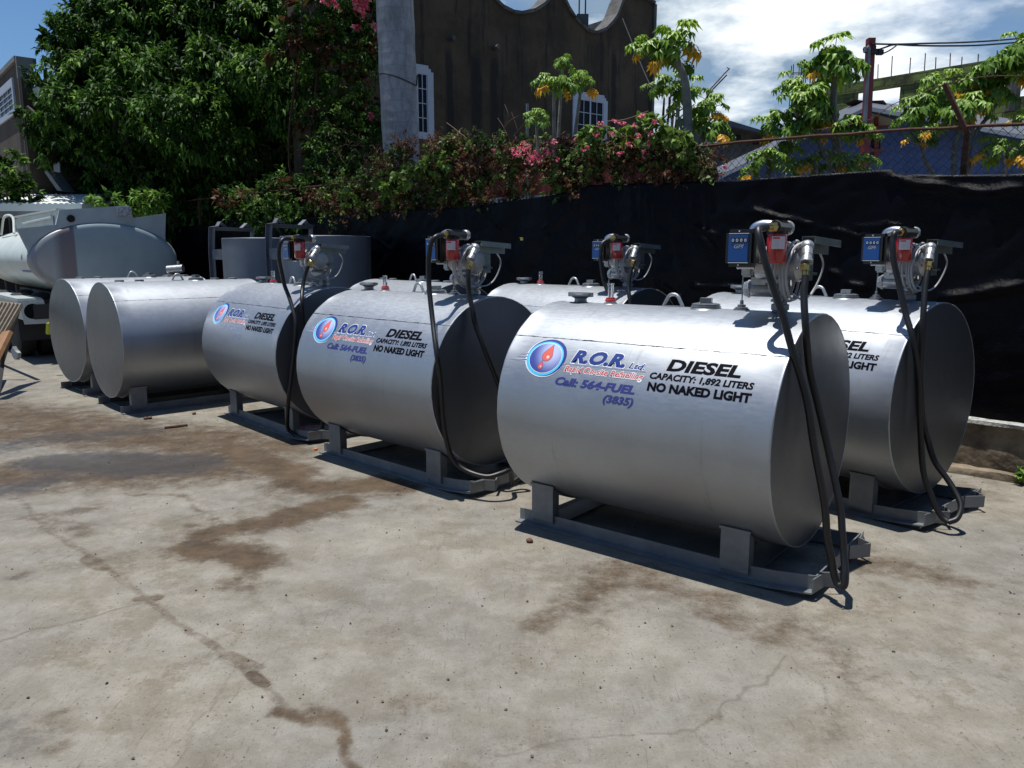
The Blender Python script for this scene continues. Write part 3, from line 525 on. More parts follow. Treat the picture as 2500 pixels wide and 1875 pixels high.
# the two dark grey tanks standing on end, skid side to the left
for (px, Y, zt, yaw, lab) in ((796, 11.0, 1.875, R_(148), 'open grey steel tank standing upright, nearer one with lugged frame at its left'), (646, 12.05, 1.865, R_(150), 'grey steel tank standing upright further back, left of the other upright one')):
    t = copy_tree(protoE); X = at(px, 600, Y).x
    for ch in list(t.children):
        if ch.name.split('.')[0] in ('threaded_cap', 'lifting_eye', 'bung_flange', 'bung_plug'): bpy.data.objects.remove(ch); continue
        ch.data = ch.data.copy(); n = ch.name.split('.')[0]; ch.data.materials[0] = M['steel_shell'] if n in ('tank_shell', 'end_cap') else M.get('steel_frame') or mat('steel_frame', (.15, .165, .19), .55, .3, var=.2, vscale=10)
    # local +x (length) goes up, local -z (skid) goes to direction yaw
    d = Vector((math.cos(yaw), math.sin(yaw), 0)); ex = Vector((0, 0, 1)); ez = -d; ey = ez.cross(ex)
    Rm = Matrix((ex, ey, ez)).transposed().to_4x4(); cen = Vector((X, Y, zt - LEN / 2)); o0 = cen - (Rm @ Vector((0, 0, ZC)))
    t.matrix_world = Matrix.Translation(o0) @ Rm; t.rotation_mode = 'XYZ'; tag(t, lab, 'upright tank', 'grey tanks standing on end')
# timber block each stands on
for k, (px, Y) in enumerate(((796, 11.0), (646, 12.05))):
    X = at(px, 600, Y).x; bm = B()
    for j in (-1, 0, 1): box(bm, (X + j * .42, Y, .11), (.16, 1.25, .21), bev=.006)
    mat('old_wood', (.17, .12, .075), .8, var=.4, vscale=12, bump=.4); tag(obj('timber_block', bm, 'old_wood'), ('old timber bearers under the nearer upright grey tank', 'old timber bearers under the further upright grey tank')[k], 'timber', 'timber bearers')

# ================================================================ CURB, TARP, CHAIN-LINK FENCE (one straight line running back to the left)
FP0 = Vector((3.64, 5.89, 0)); FD = Vector((-.70, .714, 0)); FN = Vector((.714, .70, 0))
def F(s, z, n=0): return FP0 + FD * s + FN * n + Vector((0, 0, z))
def fsz(px, py):  # pixel -> (s, z) on the fence plane
    p = onplane(px, py, FP0, FN); return (p - FP0).dot(FD), p.z
mat('curb_stone', (.20, .16, .11), .9, var=.6, vscale=5, bump=.9, bscale=18, dirt=(.05, .04, .03)); mat('curb_cap', (.42, .42, .40), .9, var=.5, vscale=22, bump=1, bscale=40, dirt=(.12, .12, .11))
def rough_block(name, m, parent, s0, s1, n0, n1, z0, z1, amp, ns=160, seed=0):
    bm = B(); prof = [(n0, z0)] + [(n0, z0 + (z1 - z0) * k / 6) for k in range(1, 7)] + [(n0 + (n1 - n0) * k / 4, z1) for k in range(1, 5)] + [(n1, z0)]
    rings = []
    for i in range(ns + 1):
        s = s0 + (s1 - s0) * i / ns; r = []
        for n, z in prof:
            d = noise.noise(Vector((s * 5, n * 9 + seed, z * 9))) * amp + noise.noise(Vector((s * 17, n * 20, z * 20 + seed))) * amp * .5
            r.append(bm.verts.new(F(s, max(.001, z + d * .5) if z > z0 else z, n + d)))
        rings.append(r)
    for A, D in zip(rings[:-1], rings[1:]):
        for k in range(len(A) - 1): bm.faces.new((A[k], D[k], D[k + 1], A[k + 1]))
    bm.faces.new(rings[0]); bm.faces.new(rings[-1]); return obj(name, bm, m, parent, 50)
cu = empty('stone_curb', F(0, 0)); tag(cu, 'low rough stone curb wall under the black tarp at the far right', 'wall')
def keep(o, root):  # parent keeping world placement
    o.parent = root; o.matrix_parent_inverse = Matrix.Translation(root.location).inverted() if root.rotation_euler.z == 0 else root.matrix_basis.inverted(); return o
keep(rough_block('masonry', 'curb_stone', None, -3, 13, -.17, .12, 0, .385, .022), cu)
keep(rough_block('coping', 'curb_cap', None, -3, 13, -.19, .05, .385, .41, .012, 200, 5), cu)
keep(rough_block('footing', 'curb_stone', None, -3, 13, -.27, -.16, .0, .05, .03, 220, 9), cu)
# tarp
TOP = [(-3, 2.20), (-.09, 2.21), (.40, 2.235), (.80, 2.27), (.83, 2.31), (1.4, 2.31), (2.15, 2.31), (3.97, 2.37), (4.14, 2.31), (6.03, 2.22), (8.08, 2.21), (12.5, 2.20), (19, 2.15)]
ridges = []
for pts, w, h in (([(2180, 433), (2230, 446), (2290, 454), (2352, 462), (2414, 468), (2500, 462)], .030, .075), ([(1852, 515), (1901, 529), (1982, 547)], .028, .065), ([(2010, 557), (2060, 565), (2110, 578)], .014, .04), ([(2098, 553), (2202, 551)], .016, .05), ([(2315, 724), (2387, 717), (2500, 695)], .03, .08), ([(1700, 697), (1810, 702), (1870, 715)], .02, .05),
                  ([(1704, 553), (1762, 577)], .02, .05), ([(1705, 560), (1750, 610)], .03, .04), ([(1338, 560), (1420, 500)], .016, .05), ([(1330, 592), (1395, 520), (1440, 470)], .014, .035), ([(2035, 662), (2060, 672)], .02, .05), ([(2085, 692), (2120, 700)], .02, .05), ([(1620, 690), (1680, 730)], .02, .04), ([(900, 560), (960, 610)], .02, .04), ([(640, 600), (700, 570)], .02, .04), ([(1150, 480), (1240, 560)], .02, .04)):
    ridges.append(([fsz(*p) for p in pts], w, h))
ns, nz = 620, 92; Sg = np.linspace(-3, 19, ns); ts = np.linspace(0, 1, nz); tx, ty = zip(*TOP); top = np.interp(Sg, tx, ty)
SS = np.repeat(Sg[:, None], nz, 1); ZZ = .36 + (top[:, None] - .36) * ts[None]
dn = .03 * vnoise(SS, ZZ, 1.2, 31) + .040 * vnoise(SS + ZZ * .6, ZZ * .5, 3.2, 32) + .018 * vnoise(SS + ZZ, ZZ - SS * .4, 8, 33) + .004 * vnoise(SS, ZZ, 22, 34)
for pts, w, h in ridges:
    d = seg_dist(SS, ZZ, pts); rag = 1 + 1.4 * vnoise(SS, ZZ, 14, 35); dn -= h * .55 * np.exp(-(d / w) ** 2) * np.clip(rag, .3, 2)
dn -= .03 + .03 * (np.sin(ts * math.pi))[None]
verts = [tuple(F(float(SS[i, j]), float(ZZ[i, j]), float(dn[i, j]) - .02)) for i in range(ns) for j in range(nz)]
verts += [tuple(F(float(SS[i, nz - 1]), float(ZZ[i, nz - 1]) + .004, .012)) for i in range(ns)]
faces = [(i * nz + j, (i + 1) * nz + j, (i + 1) * nz + j + 1, i * nz + j + 1) for i in range(ns - 1) for j in range(nz - 1)] + [(i * nz + nz - 1, (i + 1) * nz + nz - 1, ns * nz + i + 1, ns * nz + i) for i in range(ns - 1)]
q = NB('tarp'); q.b.inputs['Base Color'].default_value = (.0018, .0020, .0035, 1); q.b.inputs['Roughness'].default_value = .30; q.b.inputs['Specular IOR Level'].default_value = .07
q.bump(q.math('ADD', q.noise(55, 4, .7), q.math('MULTIPLY', q.noise(9, 5, .7), 2)), .55, .01)
tp = obj('black_tarp', (verts, [], faces), 'tarp', None, 180); tag(tp, 'long black plastic sheeting hung along the fence behind the tanks', 'tarpaulin')
mat('yellow_tag', (.60, .48, .05), .5); p = onplane(1274, 584, F(0, 0, -.12), FN); bm = B(); box(bm, p, (.045, .01, .028), Matrix.Rotation(-.78, 3, 'Z'), bev=.003); box(bm, p + Vector((-.004, -.003, .016)), (.048, .014, .006), Matrix.Rotation(-.78, 3, 'Z')); tag(obj('yellow_tag', bm, 'yellow_tag'), 'tiny yellow plastic tag stuck on the black sheeting', 'tag')
# chain link: posts, top rail bar, mesh, outrigger arm and barbed wire
mat('rust', (.075, .030, .017), .85, .2, var=.5, vscale=25, bump=.6); mat('fence_wire', (.020, .020, .020), .6, .5); mat('grey_pipe', (.20, .22, .24), .5, .4, var=.3)
fe = empty('chain_link_fence', F(0, 0, .06)); tag(fe, 'rusty chain link fence standing above the black sheeting', 'fence')
def rail_z(s): return float(np.interp(s, [-3, -.06, .8, 2, 2.92, 8, 19], [2.52, 2.57, 2.62, 2.66, 2.665, 2.70, 2.70]))
bm = B(); tube(bm, [F(s, rail_z(s) + .004 * math.sin(s * 9), .06) for s in np.arange(-3, 19, .25)], .0125, 8); keep(obj('top_rail', bm, 'rust', None, 60), fe)
for s in (-2.4, .35, 3.1, 5.9, 8.7, 11.5, 14.3, 17.1):
    bm = B(); tube(bm, [F(s, 0, .10), F(s, rail_z(s) + .03, .10)], .025, 10); keep(obj('fence_post', bm, 'rust', None, 60), fe)
bm = B(); pit = .0765
def wires(s0, s1, zb):
    k = 0; s = s0
    while s < s1:
        up = k % 2; zt = rail_z(s); n = int((zt - zb) / (pit / 2)); pts = [F(s + (pit / 2 if (j % 2) ^ up else 0) * 1.0 + 0, zb + j * pit / 2, .06 + (.003 if j % 2 else -.003)) for j in range(n + 1)]
        pts.append(F(pts and (s + pit * .25), zt, .06)); tube(bm, pts, (.0030), 3, cap=False); s += pit / 2; k += 1
wires(-1.2, 4.6, 2.02); keep(obj('wire_mesh', bm, 'fence_wire'), fe)
s_a, z_a = fsz(2311, 207); s_b, z_b = fsz(2355, 324)
bm = B(); a, b_ = F(s_b, z_b, .08), F(s_a, z_a, -.05); ax = (b_ - a).normalized(); tube(bm, [a, b_], .022, 4); keep(obj('barbed_wire_arm', bm, 'rust'), fe)
for pts in (((2311, 207), (2190, 254), (2120, 296), (2000, 318)), ((2311, 207), (2400, 190), (2500, 186))):
    bm = B(); P = [F(*fsz(*p), -.04) for p in pts]; sp_ = spline(P, 8); tube(bm, sp_, .0028, 4)
    for k in range(1, len(sp_) - 1, 2):
        c = sp_[k]; tube(bm, [c + Vector((.012, 0, .012)), c - Vector((.012, 0, .012))], .0018, 3); tube(bm, [c + Vector((-.010, .004, .014)), c - Vector((-.010, .004, .014))], .0018, 3)
    keep(obj('barbed_wire', bm, 'rust'), fe)
# ================================================================ VEGETATION
def leafmat(name, cols, rough=.42, spec=.45):
    m = bpy.data.materials.new(name); m.use_nodes = True; t = m.node_tree; b = t.nodes['Principled BSDF']; a = t.nodes.new('ShaderNodeAttribute'); a.attribute_name = 'tint'
    r = t.nodes.new('ShaderNodeValToRGB'); t.links.new(a.outputs['Fac'], r.inputs[0]); e = r.color_ramp.elements
    while len(e) < len(cols): e.new(.5)
    for k, (p, c) in enumerate(cols): e[k].position = p; e[k].color = (*c, 1)
    t.links.new(r.outputs[0], b.inputs['Base Color']); b.inputs['Roughness'].default_value = rough; b.inputs['Specular IOR Level'].default_value = spec
    tr = t.nodes.new('ShaderNodeBsdfTranslucent'); t.links.new(r.outputs[0], tr.inputs[0]); mx = t.nodes.new('ShaderNodeMixShader'); mx.inputs[0].default_value = .28
    t.links.new(b.outputs[0], mx.inputs[1]); t.links.new(tr.outputs[0], mx.inputs[2]); t.links.new(mx.outputs[0], t.nodes['Material Output'].inputs[0]); M[name] = m
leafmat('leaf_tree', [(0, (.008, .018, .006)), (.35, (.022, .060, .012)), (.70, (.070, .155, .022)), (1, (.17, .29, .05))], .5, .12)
leafmat('leaf_vine', [(0, (.10, .045, .025)), (.22, (.09, .08, .03)), (.55, (.075, .14, .035)), (1, (.17, .27, .05))], .5, .22)
leafmat('leaf_dry', [(0, (.06, .025, .018)), (.5, (.13, .06, .038)), (1, (.22, .13, .07))], .7, .1)
leafmat('leaf_papaya', [(0, (.022, .060, .012)), (.40, (.10, .21, .025)), (.75, (.22, .36, .04)), (.88, (.32, .42, .05)), (.93, (.62, .34, .02)), (1, (.72, .42, .04))], .45, .4)
leafmat('petal', [(0, (.45, .04, .10)), (.5, (.70, .12, .22)), (1, (.85, .35, .42))], .6, .2)
mat('bark', (.13, .11, .09), .9, var=.5, vscale=10, bump=.8, bscale=25); mat('papaya_bark', (.20, .19, .16), .85, var=.4, vscale=16, bump=.6, bscale=30); mat('twig', (.16, .10, .07), .9)
def unit(v): return v / (np.linalg.norm(v, axis=1, keepdims=True) + 1e-9)
def leaves(name, P, D, U, ln, wd, tint, m, parent, droop=.25):
    """kite leaves folded at the midrib: P base, D direction, U up-ish normal"""
    n = len(P); D = unit(D); S = unit(np.cross(D, U)); Nn = np.cross(S, D); ln = ln[:, None]; wd = wd[:, None]
    v0 = P; v1 = P + D * ln * .45 + S * wd * .5 + Nn * wd * .16; v2 = P + D * ln - Nn * ln * droop; v3 = P + D * ln * .45 - S * wd * .5 + Nn * wd * .16; vm = P + D * ln * .5 - Nn * ln * droop * .15
    V = np.stack([v0, v1, v2, v3, vm], 1).reshape(-1, 3); i = np.arange(n) * 5
    Fc = np.concatenate([np.stack([i, i + 1, i + 4], 1), np.stack([i + 1, i + 2, i + 4], 1), np.stack([i + 2, i + 3, i + 4], 1), np.stack([i + 3, i, i + 4], 1)])
    me = bpy.data.meshes.new(name); me.vertices.add(len(V)); me.vertices.foreach_set('co', V.reshape(-1).astype(np.float32)); me.loops.add(len(Fc) * 3); me.loops.foreach_set('vertex_index', Fc.reshape(-1).astype(np.int32))
    me.polygons.add(len(Fc)); me.polygons.foreach_set('loop_start', (np.arange(len(Fc)) * 3).astype(np.int32)); me.polygons.foreach_set('loop_total', np.full(len(Fc), 3, np.int32)); me.update(calc_edges=True)
    a = me.attributes.new('tint', 'FLOAT', 'POINT'); a.data.foreach_set('value', np.repeat(np.clip(tint, 0, 1), 5).astype(np.float32)); me.materials.append(M[m])
    o = bpy.data.objects.new(name, me); C.objects.link(o)
    if parent: keep(o, parent)
    return o
def clumps(cl, dens, ln, wd, bias=.25, spread=.5, down=.35, tmean=.45, clus=14, flat=.8):
    """cl: (centre, radius). leaves sit in small drooping sprays near the surface of each clump"""
    Ps, Ds, Us, Ls, Ws, Ts = [], [], [], [], [], []
    for c, r in cl:
        k = max(6, int(dens * r * r)); d = unit(rng.normal(size=(k, 3)) + np.array([0, 0, bias])); rad = r * (1 - np.abs(rng.normal(size=(k, 1))) * .22 * spread * 2)
        tip = np.array(c) + d * rad * np.array([1, 1, flat])
        for t, dd, rr in zip(tip, d, rad):
            m = clus; o = rng.normal(size=(m, 3)) * r * .07 + 0; base = t + o
            dirs = dd * .9 + rng.normal(size=(m, 3)) * .75 + np.array([0, 0, -down]); Ps.append(base); Ds.append(dirs); Us.append(np.tile(np.array([[0, 0, 1.]]), (m, 1)) + rng.normal(size=(m, 3)) * .35 + dd * .3)
            s = rng.uniform(.65, 1.25, m); Ls.append(ln * s); Ws.append(wd * s); Ts.append(np.full(m, tmean + .22 * rng.normal()) + rng.normal(size=m) * .16)
    return [np.concatenate(x) for x in (Ps, Ds, Us, Ls, Ws, Ts)]
OV = 2500 / 2212
def ov(x, y, Y): return at(x * OV, y * OV, Y)
def cl_px(lst, Y0):
    out = []
    for x, y, r, *d in lst:
        Y = Y0 + (d[0] if d else 0); out.append((tuple(ov(x, y, Y)), r * OV * Y / FPX))
    return out
# big tree on the left
T1 = empty('broadleaf_tree', tuple(ov(360, 560, 16.6).xy) + (0,)); tag(T1, 'big dark broadleaf tree with drooping sprays behind the fence on the left', 'tree')
big = [(150, 235, 62, -.6), (110, 175, 48, 0), (85, 250, 42, .2), (190, 165, 55, -.3), (160, 100, 50, .3), (205, 40, 60, .2), (150, 60, 40, .3), (300, 30, 75, .4), (400, 70, 80, .2), (260, 120, 60, -.2), (330, 180, 85, -.5), (250, 230, 70, -.8), (360, 255, 75, -1.2), (430, 240, 60, -1.5), (420, 300, 62, -1.4), (500, 320, 60, -1.0), (480, 150, 80, -.4), (560, 60, 80, 0), (570, 170, 70, -1.0), (640, 175, 70, -1.4), (690, 190, 40, -1.5), (610, 240, 60, -1.0), (700, 120, 60, -.2), (480, 0, 80, .4), (620, -20, 80, .4), (380, -30, 80, .6),
       (180, 300, 60, .2), (130, 330, 50, .4), (260, 330, 70, .2), (340, 380, 80, .3), (440, 400, 80, .4), (230, 390, 50, .5), (540, 390, 75, .4), (620, 330, 70, .2), (650, 400, 70, .4), (100, 290, 40, .4), (110, 110, 26, .3), (255, 440, 30, -.3), (300, 430, 60, .5), (400, 440, 60, .4), (480, 440, 60, .3), (560, 450, 50, .2), (360, 470, 50, .3), (440, 480, 45, .2), (620, 455, 45, .3), (330, 500, 40, .3), (475, 215, 60, .6), (540, 255, 60, .6), (500, 240, 50, 0), (600, 300, 60, .6)]
a = clumps(cl_px(big, 16.6), 210, .145, .050, bias=.35, down=.75, tmean=.50, clus=15)
leaves('foliage', *a, 'leaf_tree', T1, .35)
# dark interior so the crown is not see-through: leaf mass deeper in
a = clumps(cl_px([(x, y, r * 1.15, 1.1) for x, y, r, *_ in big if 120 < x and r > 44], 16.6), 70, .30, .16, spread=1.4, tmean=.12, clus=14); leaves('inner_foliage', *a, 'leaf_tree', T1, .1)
bm = B(); g0 = ov(360, 560, 16.9); g0.z = 0
for pts, r in ((((0, 0, 0), (.1, .1, 1.2), (-.1, .1, 2.4), (-.6, 0, 3.8), (-1.4, .2, 5.2)), (.26, .22, .19, .13, .06)), (((-.05, .1, 2.0), (.5, .2, 3.2), (1.2, .1, 4.6), (1.5, 0, 6)), (.18, .14, .10, .05)), (((-.2, .1, 3), (-1.6, .1, 3.7), (-2.6, -.1, 4.6)), (.13, .09, .04)), (((.3, .2, 2.6), (1.8, .1, 3.2), (2.8, -.1, 4.0)), (.13, .09, .04))):
    tube(bm, spline([g0 + Vector(p) for p in pts], 3), list(np.interp(np.linspace(0, 1, (len(pts) - 1) * 3 + 1), np.linspace(0, 1, len(pts)), r)), 9)
keep(obj('trunk', bm, 'bark', None, 60), T1)
# bougainvillea / coral vine mass between the tree and the palm
T2 = empty('flowering_shrub', tuple(ov(740, 540, 13.6).xy) + (0,)); tag(T2, 'tall dark flowering climber with pink blossom tops left of the palm trunk', 'shrub')
c2 = [(760, 40, 70, .3), (700, 20, 60, .4), (800, 100, 50, 0), (770, 160, 60, .2), (790, 230, 55, -.2), (760, 290, 60, -.2), (720, 330, 60, .1), (810, 290, 40, -.4), (700, 250, 50, .4), (650, 100, 60, .8), (700, 400, 60, 0), (760, 380, 60, -.2), (620, 420, 60, .2), (530, 440, 60, .2), (600, 465, 40, -.4), (560, 470, 40, -.4), (640, 470, 40, -.5), (680, 475, 36, -.5), (820, 20, 40, .4)]
a = clumps(cl_px(c2, 13.6), 200, .085, .045, tmean=.40, clus=15, down=.35); leaves('foliage', *a, 'leaf_tree', T2)
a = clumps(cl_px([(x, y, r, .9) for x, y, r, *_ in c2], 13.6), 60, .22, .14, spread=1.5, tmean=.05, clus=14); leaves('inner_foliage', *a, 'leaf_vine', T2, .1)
a = clumps(cl_px([(790, 130, 55, .2), (720, 90, 50, .3), (780, 200, 40, 0), (770, 330, 40, -.3), (700, 385, 40, 0)], 13.5), 90, .048, .026, tmean=.25, clus=12); leaves('dry_foliage', *a, 'leaf_dry', T2)
a = clumps(cl_px([(715, 4, 18, -.2), (785, 14, 20, -.2), (812, 55, 12, -.3), (770, 8, 14, -.2), (800, 250, 6, -.3), (770, 60, 8, -.1)], 13.3), 700, .05, .035, tmean=.5, clus=12, spread=1.5); leaves('blossom', *a, 'petal', T2)
bm = B(); g0 = ov(740, 540, 14.5); g0.z = 0
for k in range(5): tube(bm, spline([g0 + Vector((.15 * k - .3, .1 * (k % 2), 0)), g0 + Vector((.25 * k - .5, .1, 1.5)), g0 + Vector((.4 * k - .9, 0, 3.2)), g0 + Vector((.4 * k - .7, .1, 5.0 + .2 * k))], 4), .022, 6)
keep(obj('stem', bm, 'rust', None, 60), T2)
# small bushes left
for nm, lab, lst, Y0, dens, ln, wd, tm, base in (('bush', 'small leafy bush at the left edge in front of the brown house wall', [(20, 375, 34), (40, 400, 30), (15, 415, 30), (30, 345, 22), (-10, 390, 40), (60, 420, 24)], 15.5, 260, .12, .06, .55, (20, 470)),
                                       ('bush', 'bright green low shrub poking up behind the tanker truck', [(232, 430, 20), (318, 440, 30), (280, 450, 20), (345, 428, 16), (205, 436, 12), (300, 425, 16)], 14.4, 380, .12, .05, .85, (300, 520))):
    b0 = ov(*base, Y0); t = empty(nm, (b0.x, b0.y, 0)); tag(t, lab, 'bush'); a = clumps(cl_px(lst, Y0), dens, ln, wd, tmean=tm, clus=13, down=.3); leaves('foliage', *a, 'leaf_tree', t)
    bm = B(); [tube(bm, [(b0.x + dx, b0.y, 0), (b0.x + dx * 3, b0.y, 1.4), (b0.x + dx * 5, b0.y, max(1.8, ov(base[0], base[1] - 60, Y0).z))], .018, 5) for dx in (-.08, 0, .09)]; keep(obj('stem', bm, 'bark'), t)
# coral vine draped over the fence and the wall behind it
T3 = empty('coral_vine', F(7, 0, .3)); tag(T3, 'green and brown coral vine with pink flowers draped over the fence right of the palm', 'climbing plant')
def vine_clusters():
    out = []; r_ = np.random.default_rng(5); tops = [(680, 400), (700, 395), (740, 370), (790, 350), (830, 300), (860, 280), (900, 330), (940, 285), (1000, 275), (1060, 285), (1120, 290), (1200, 300), (1240, 285), (1290, 288), (1330, 274), (1390, 266), (1450, 280), (1500, 296), (1530, 322), (1560, 355), (1600, 370)]
    bots = [(680, 470), (1000, 450), (1245, 420), (1262, 400), (1600, 393)]
    x = 690
    while x < 1545:
        yt = float(np.interp(x, *zip(*tops))); yb = float(np.interp(x, *zip(*bots))); y = yt + 30
        while y < yb + 8:
            hole = (1060 < x < 1215 and y > 355) or (1290 < x < 1400 and y > 370)
            if r_.random() < (.28 if hole else .93): out.append((x + r_.normal() * 9, y + r_.normal() * 7, r_.uniform(18, 38), 0))
            y += 15
        x += 16
    return out
vc = vine_clusters(); cl = []
for x, y, r, _ in vc:
    p = onplane(x * OV, y * OV, F(0, 0, -.06 + .36 * rng.random()), FN); cl.append((tuple(p), r * OV * p.y / FPX))
clg = [c for i, c in enumerate(cl) if i % 5 > 1]; cld = [c for i, c in enumerate(cl) if i % 5 <= 1]
a = clumps(clg, 430, .052, .040, tmean=.50, clus=9, down=.35, spread=1.5); leaves('foliage', *a, 'leaf_vine', T3)
a = clumps(cld, 620, .048, .022, tmean=.6, clus=9, down=.3, spread=1.6); leaves('dry_foliage', *a, 'leaf_dry', T3)
a = clumps([(tuple(F(*fsz(x * OV, y * OV), -.12)), r * OV * 9 / FPX) for x, y, r in ((860, 400, 40), (900, 375, 34), (940, 360, 26), (770, 430, 30), (980, 345, 22), (1390, 285, 30), (1440, 280, 26), (1300, 285, 20), (860, 420, 30), (1285, 305, 16), (1480, 300, 22))], 420, .09, .07, tmean=.95, clus=10); leaves('bright_foliage', *a, 'leaf_vine', T3)
fl = [(1135, 322, 20), (1160, 335, 22), (1115, 330, 16), (1185, 328, 14), (1195, 305, 12), (1150, 345, 18), (1165, 308, 8), (1330, 262, 8), (1385, 250, 8), (1300, 270, 8), (1290, 290, 7), (1322, 290, 8), (1378, 297, 12), (1400, 310, 10), (1360, 310, 8), (1390, 330, 10), (1340, 330, 7), (1245, 300, 7), (1262, 325, 6), (1370, 272, 8), (1405, 290, 8), (1345, 268, 6), (1415, 262, 5), (1205, 345, 5), (1070, 325, 7), (1270, 318, 5), (1565, 360, 3)]
cf = []
for x, y, r in fl: p = onplane(x * OV, y * OV, F(0, 0, -.24), FN); cf.append((tuple(p), r * OV * p.y / FPX))
a = clumps(cf, 2300, .021, .015, tmean=.7, clus=8, spread=2.2, down=.1); leaves('blossom', *a, 'petal', T3)
bm = B(); rr_ = random.Random(3)
for k in range(330):
    x = rr_.uniform(700, 1540); y = rr_.uniform(285, 400); L_ = rr_.uniform(15, 60); P = []
    for j in range(5): x += L_ / 5 * rr_.uniform(-.3, 1); y += rr_.uniform(-9, 10); P.append(onplane(x * OV, max(y, 262) * OV, F(0, 0, -.06 + .16 * rr_.random()), FN))
    tube(bm, spline(P, 3), .0028, 3, cap=False)
for pts in (((1120, 250), (1100, 262), (1085, 285)), ((1140, 256), (1125, 275), (1110, 292)), ((900, 320), (870, 350), (850, 400)), ((1090, 225), (1098, 250), (1088, 275)), ((1075, 255), (1085, 270), (1095, 290)), ((1310, 262), (1350, 258), (1400, 240)), ((965, 265), (985, 280), (1010, 300)), ((1105, 242), (1112, 262), (1118, 280))):
    tube(bm, spline([onplane(x * OV, y * OV, F(0, 0, .1), FN) for x, y in pts], 4), .004, 4)
keep(obj('stem', bm, 'twig'), T3)
# royal palm trunk
q = NB('palm_bark'); sx = q.n('ShaderNodeSeparateXYZ'); q.l(q.co, sx.inputs[0])
rg = q.math('SINE', q.math('ADD', q.math('MULTIPLY', sx.outputs[2], 38), q.math('MULTIPLY', q.noise(3, 4), 7))); col = q.mix(q.rng(q.noise(7, 7, .75, (1, 1, .35)), .32, .66), (.16, .165, .18), (.30, .305, .325)); col = q.mix(q.math('MULTIPLY', q.rng(rg, .75, 1), .28), col, (.13, .13, .13)); col = q.mix(q.rng(q.noise(13, 6, .75), .60, .70), col, (.17, .17, .175)); q.l(col, q.b.inputs['Base Color']); q.b.inputs['Roughness'].default_value = .85; q.bump(q.math('ADD', rg, q.noise(30, 5, .7)), .25, .01)
Yp = 12.6; pa = ov(812, 0, Yp); pb = ov(893, 0, Yp); pc = ov(826, 300, Yp); pd = ov(906, 330, Yp); c0 = (pa + pb) / 2; c1 = (pc + pd) / 2; rp = (pb.x - pa.x) / 2
bm = B(); up_ = Vector((c0.x - c1.x, 0, c0.z - c1.z)).normalized(); pts = [c1 + up_ * h for h in np.linspace(-c1.z / up_.z, 7.5, 40)]; tube(bm, pts, [rp * (1.08 if p.z < 1 else 1) + .006 * math.sin(p.z * 9) for p in pts], 32)
T4 = empty('palm_tree', (pts[0].x, pts[0].y, 0)); tag(T4, 'smooth grey royal palm trunk rising out of the frame', 'palm tree'); keep(obj('trunk', bm, 'palm_bark', None, 60), T4)
mat('wire_black', (.012, .012, .014), .6)
bm = B(); zz = ov(850, 165, Yp - .3).z; tube(bm, [Vector((c0.x + (rp + .008) * math.cos(t) + .03, c0.y + (rp + .008) * math.sin(t), zz + .10 * math.sin(t * .5 + 2.2) * math.cos(t) * 1)) for t in np.linspace(0, math.tau, 33)[:-1]], .009, 6, closed=True); tag(obj('cable_band', bm, 'wire_black', None, 60), 'thin black cable tied round the grey palm trunk', 'cable')
bm = B()  # palm crown above the frame
Vp, Fc = [], []
top_p = pts[-1]; fr = []
for k in range(16):
    az = k * math.tau / 16 + .2; el = 1.1 - (k % 4) * .35; P_ = []; D_ = []
    rach = [top_p + Vector((math.cos(az) * r * math.cos(el * (1 - r / 4.2)), math.sin(az) * r * math.cos(el * (1 - r / 4.2)), r * math.sin(el) * 1 - .28 * r * r)) for r in np.linspace(0, 3.2, 9)]
    tube(bm, rach, list(np.linspace(.03, .006, 9)), 5); fr.append(rach)
keep(obj('frond_stalk', bm, 'bark'), T4); P_, D_, = [], []
for rach in fr:
    sp_ = spline(rach, 7)
    for i in range(4, len(sp_) - 1):
        t_ = (sp_[i + 1] - sp_[i]).normalized(); sd_ = t_.cross(Vector((0, 0, 1))).normalized()
        for sg in (1, -1): P_.append(sp_[i]); D_.append(sd_ * sg + t_ * .5 + Vector((0, 0, -.25)))
P_ = np.array([tuple(p) for p in P_]); D_ = np.array([tuple(p) for p in D_]); n_ = len(P_); leaves('frond_leaflets', P_, D_, np.tile([[0, 0, 1.]], (n_, 1)), np.full(n_, .55), np.full(n_, .05), rng.uniform(.3, .8, n_), 'leaf_tree', T4)
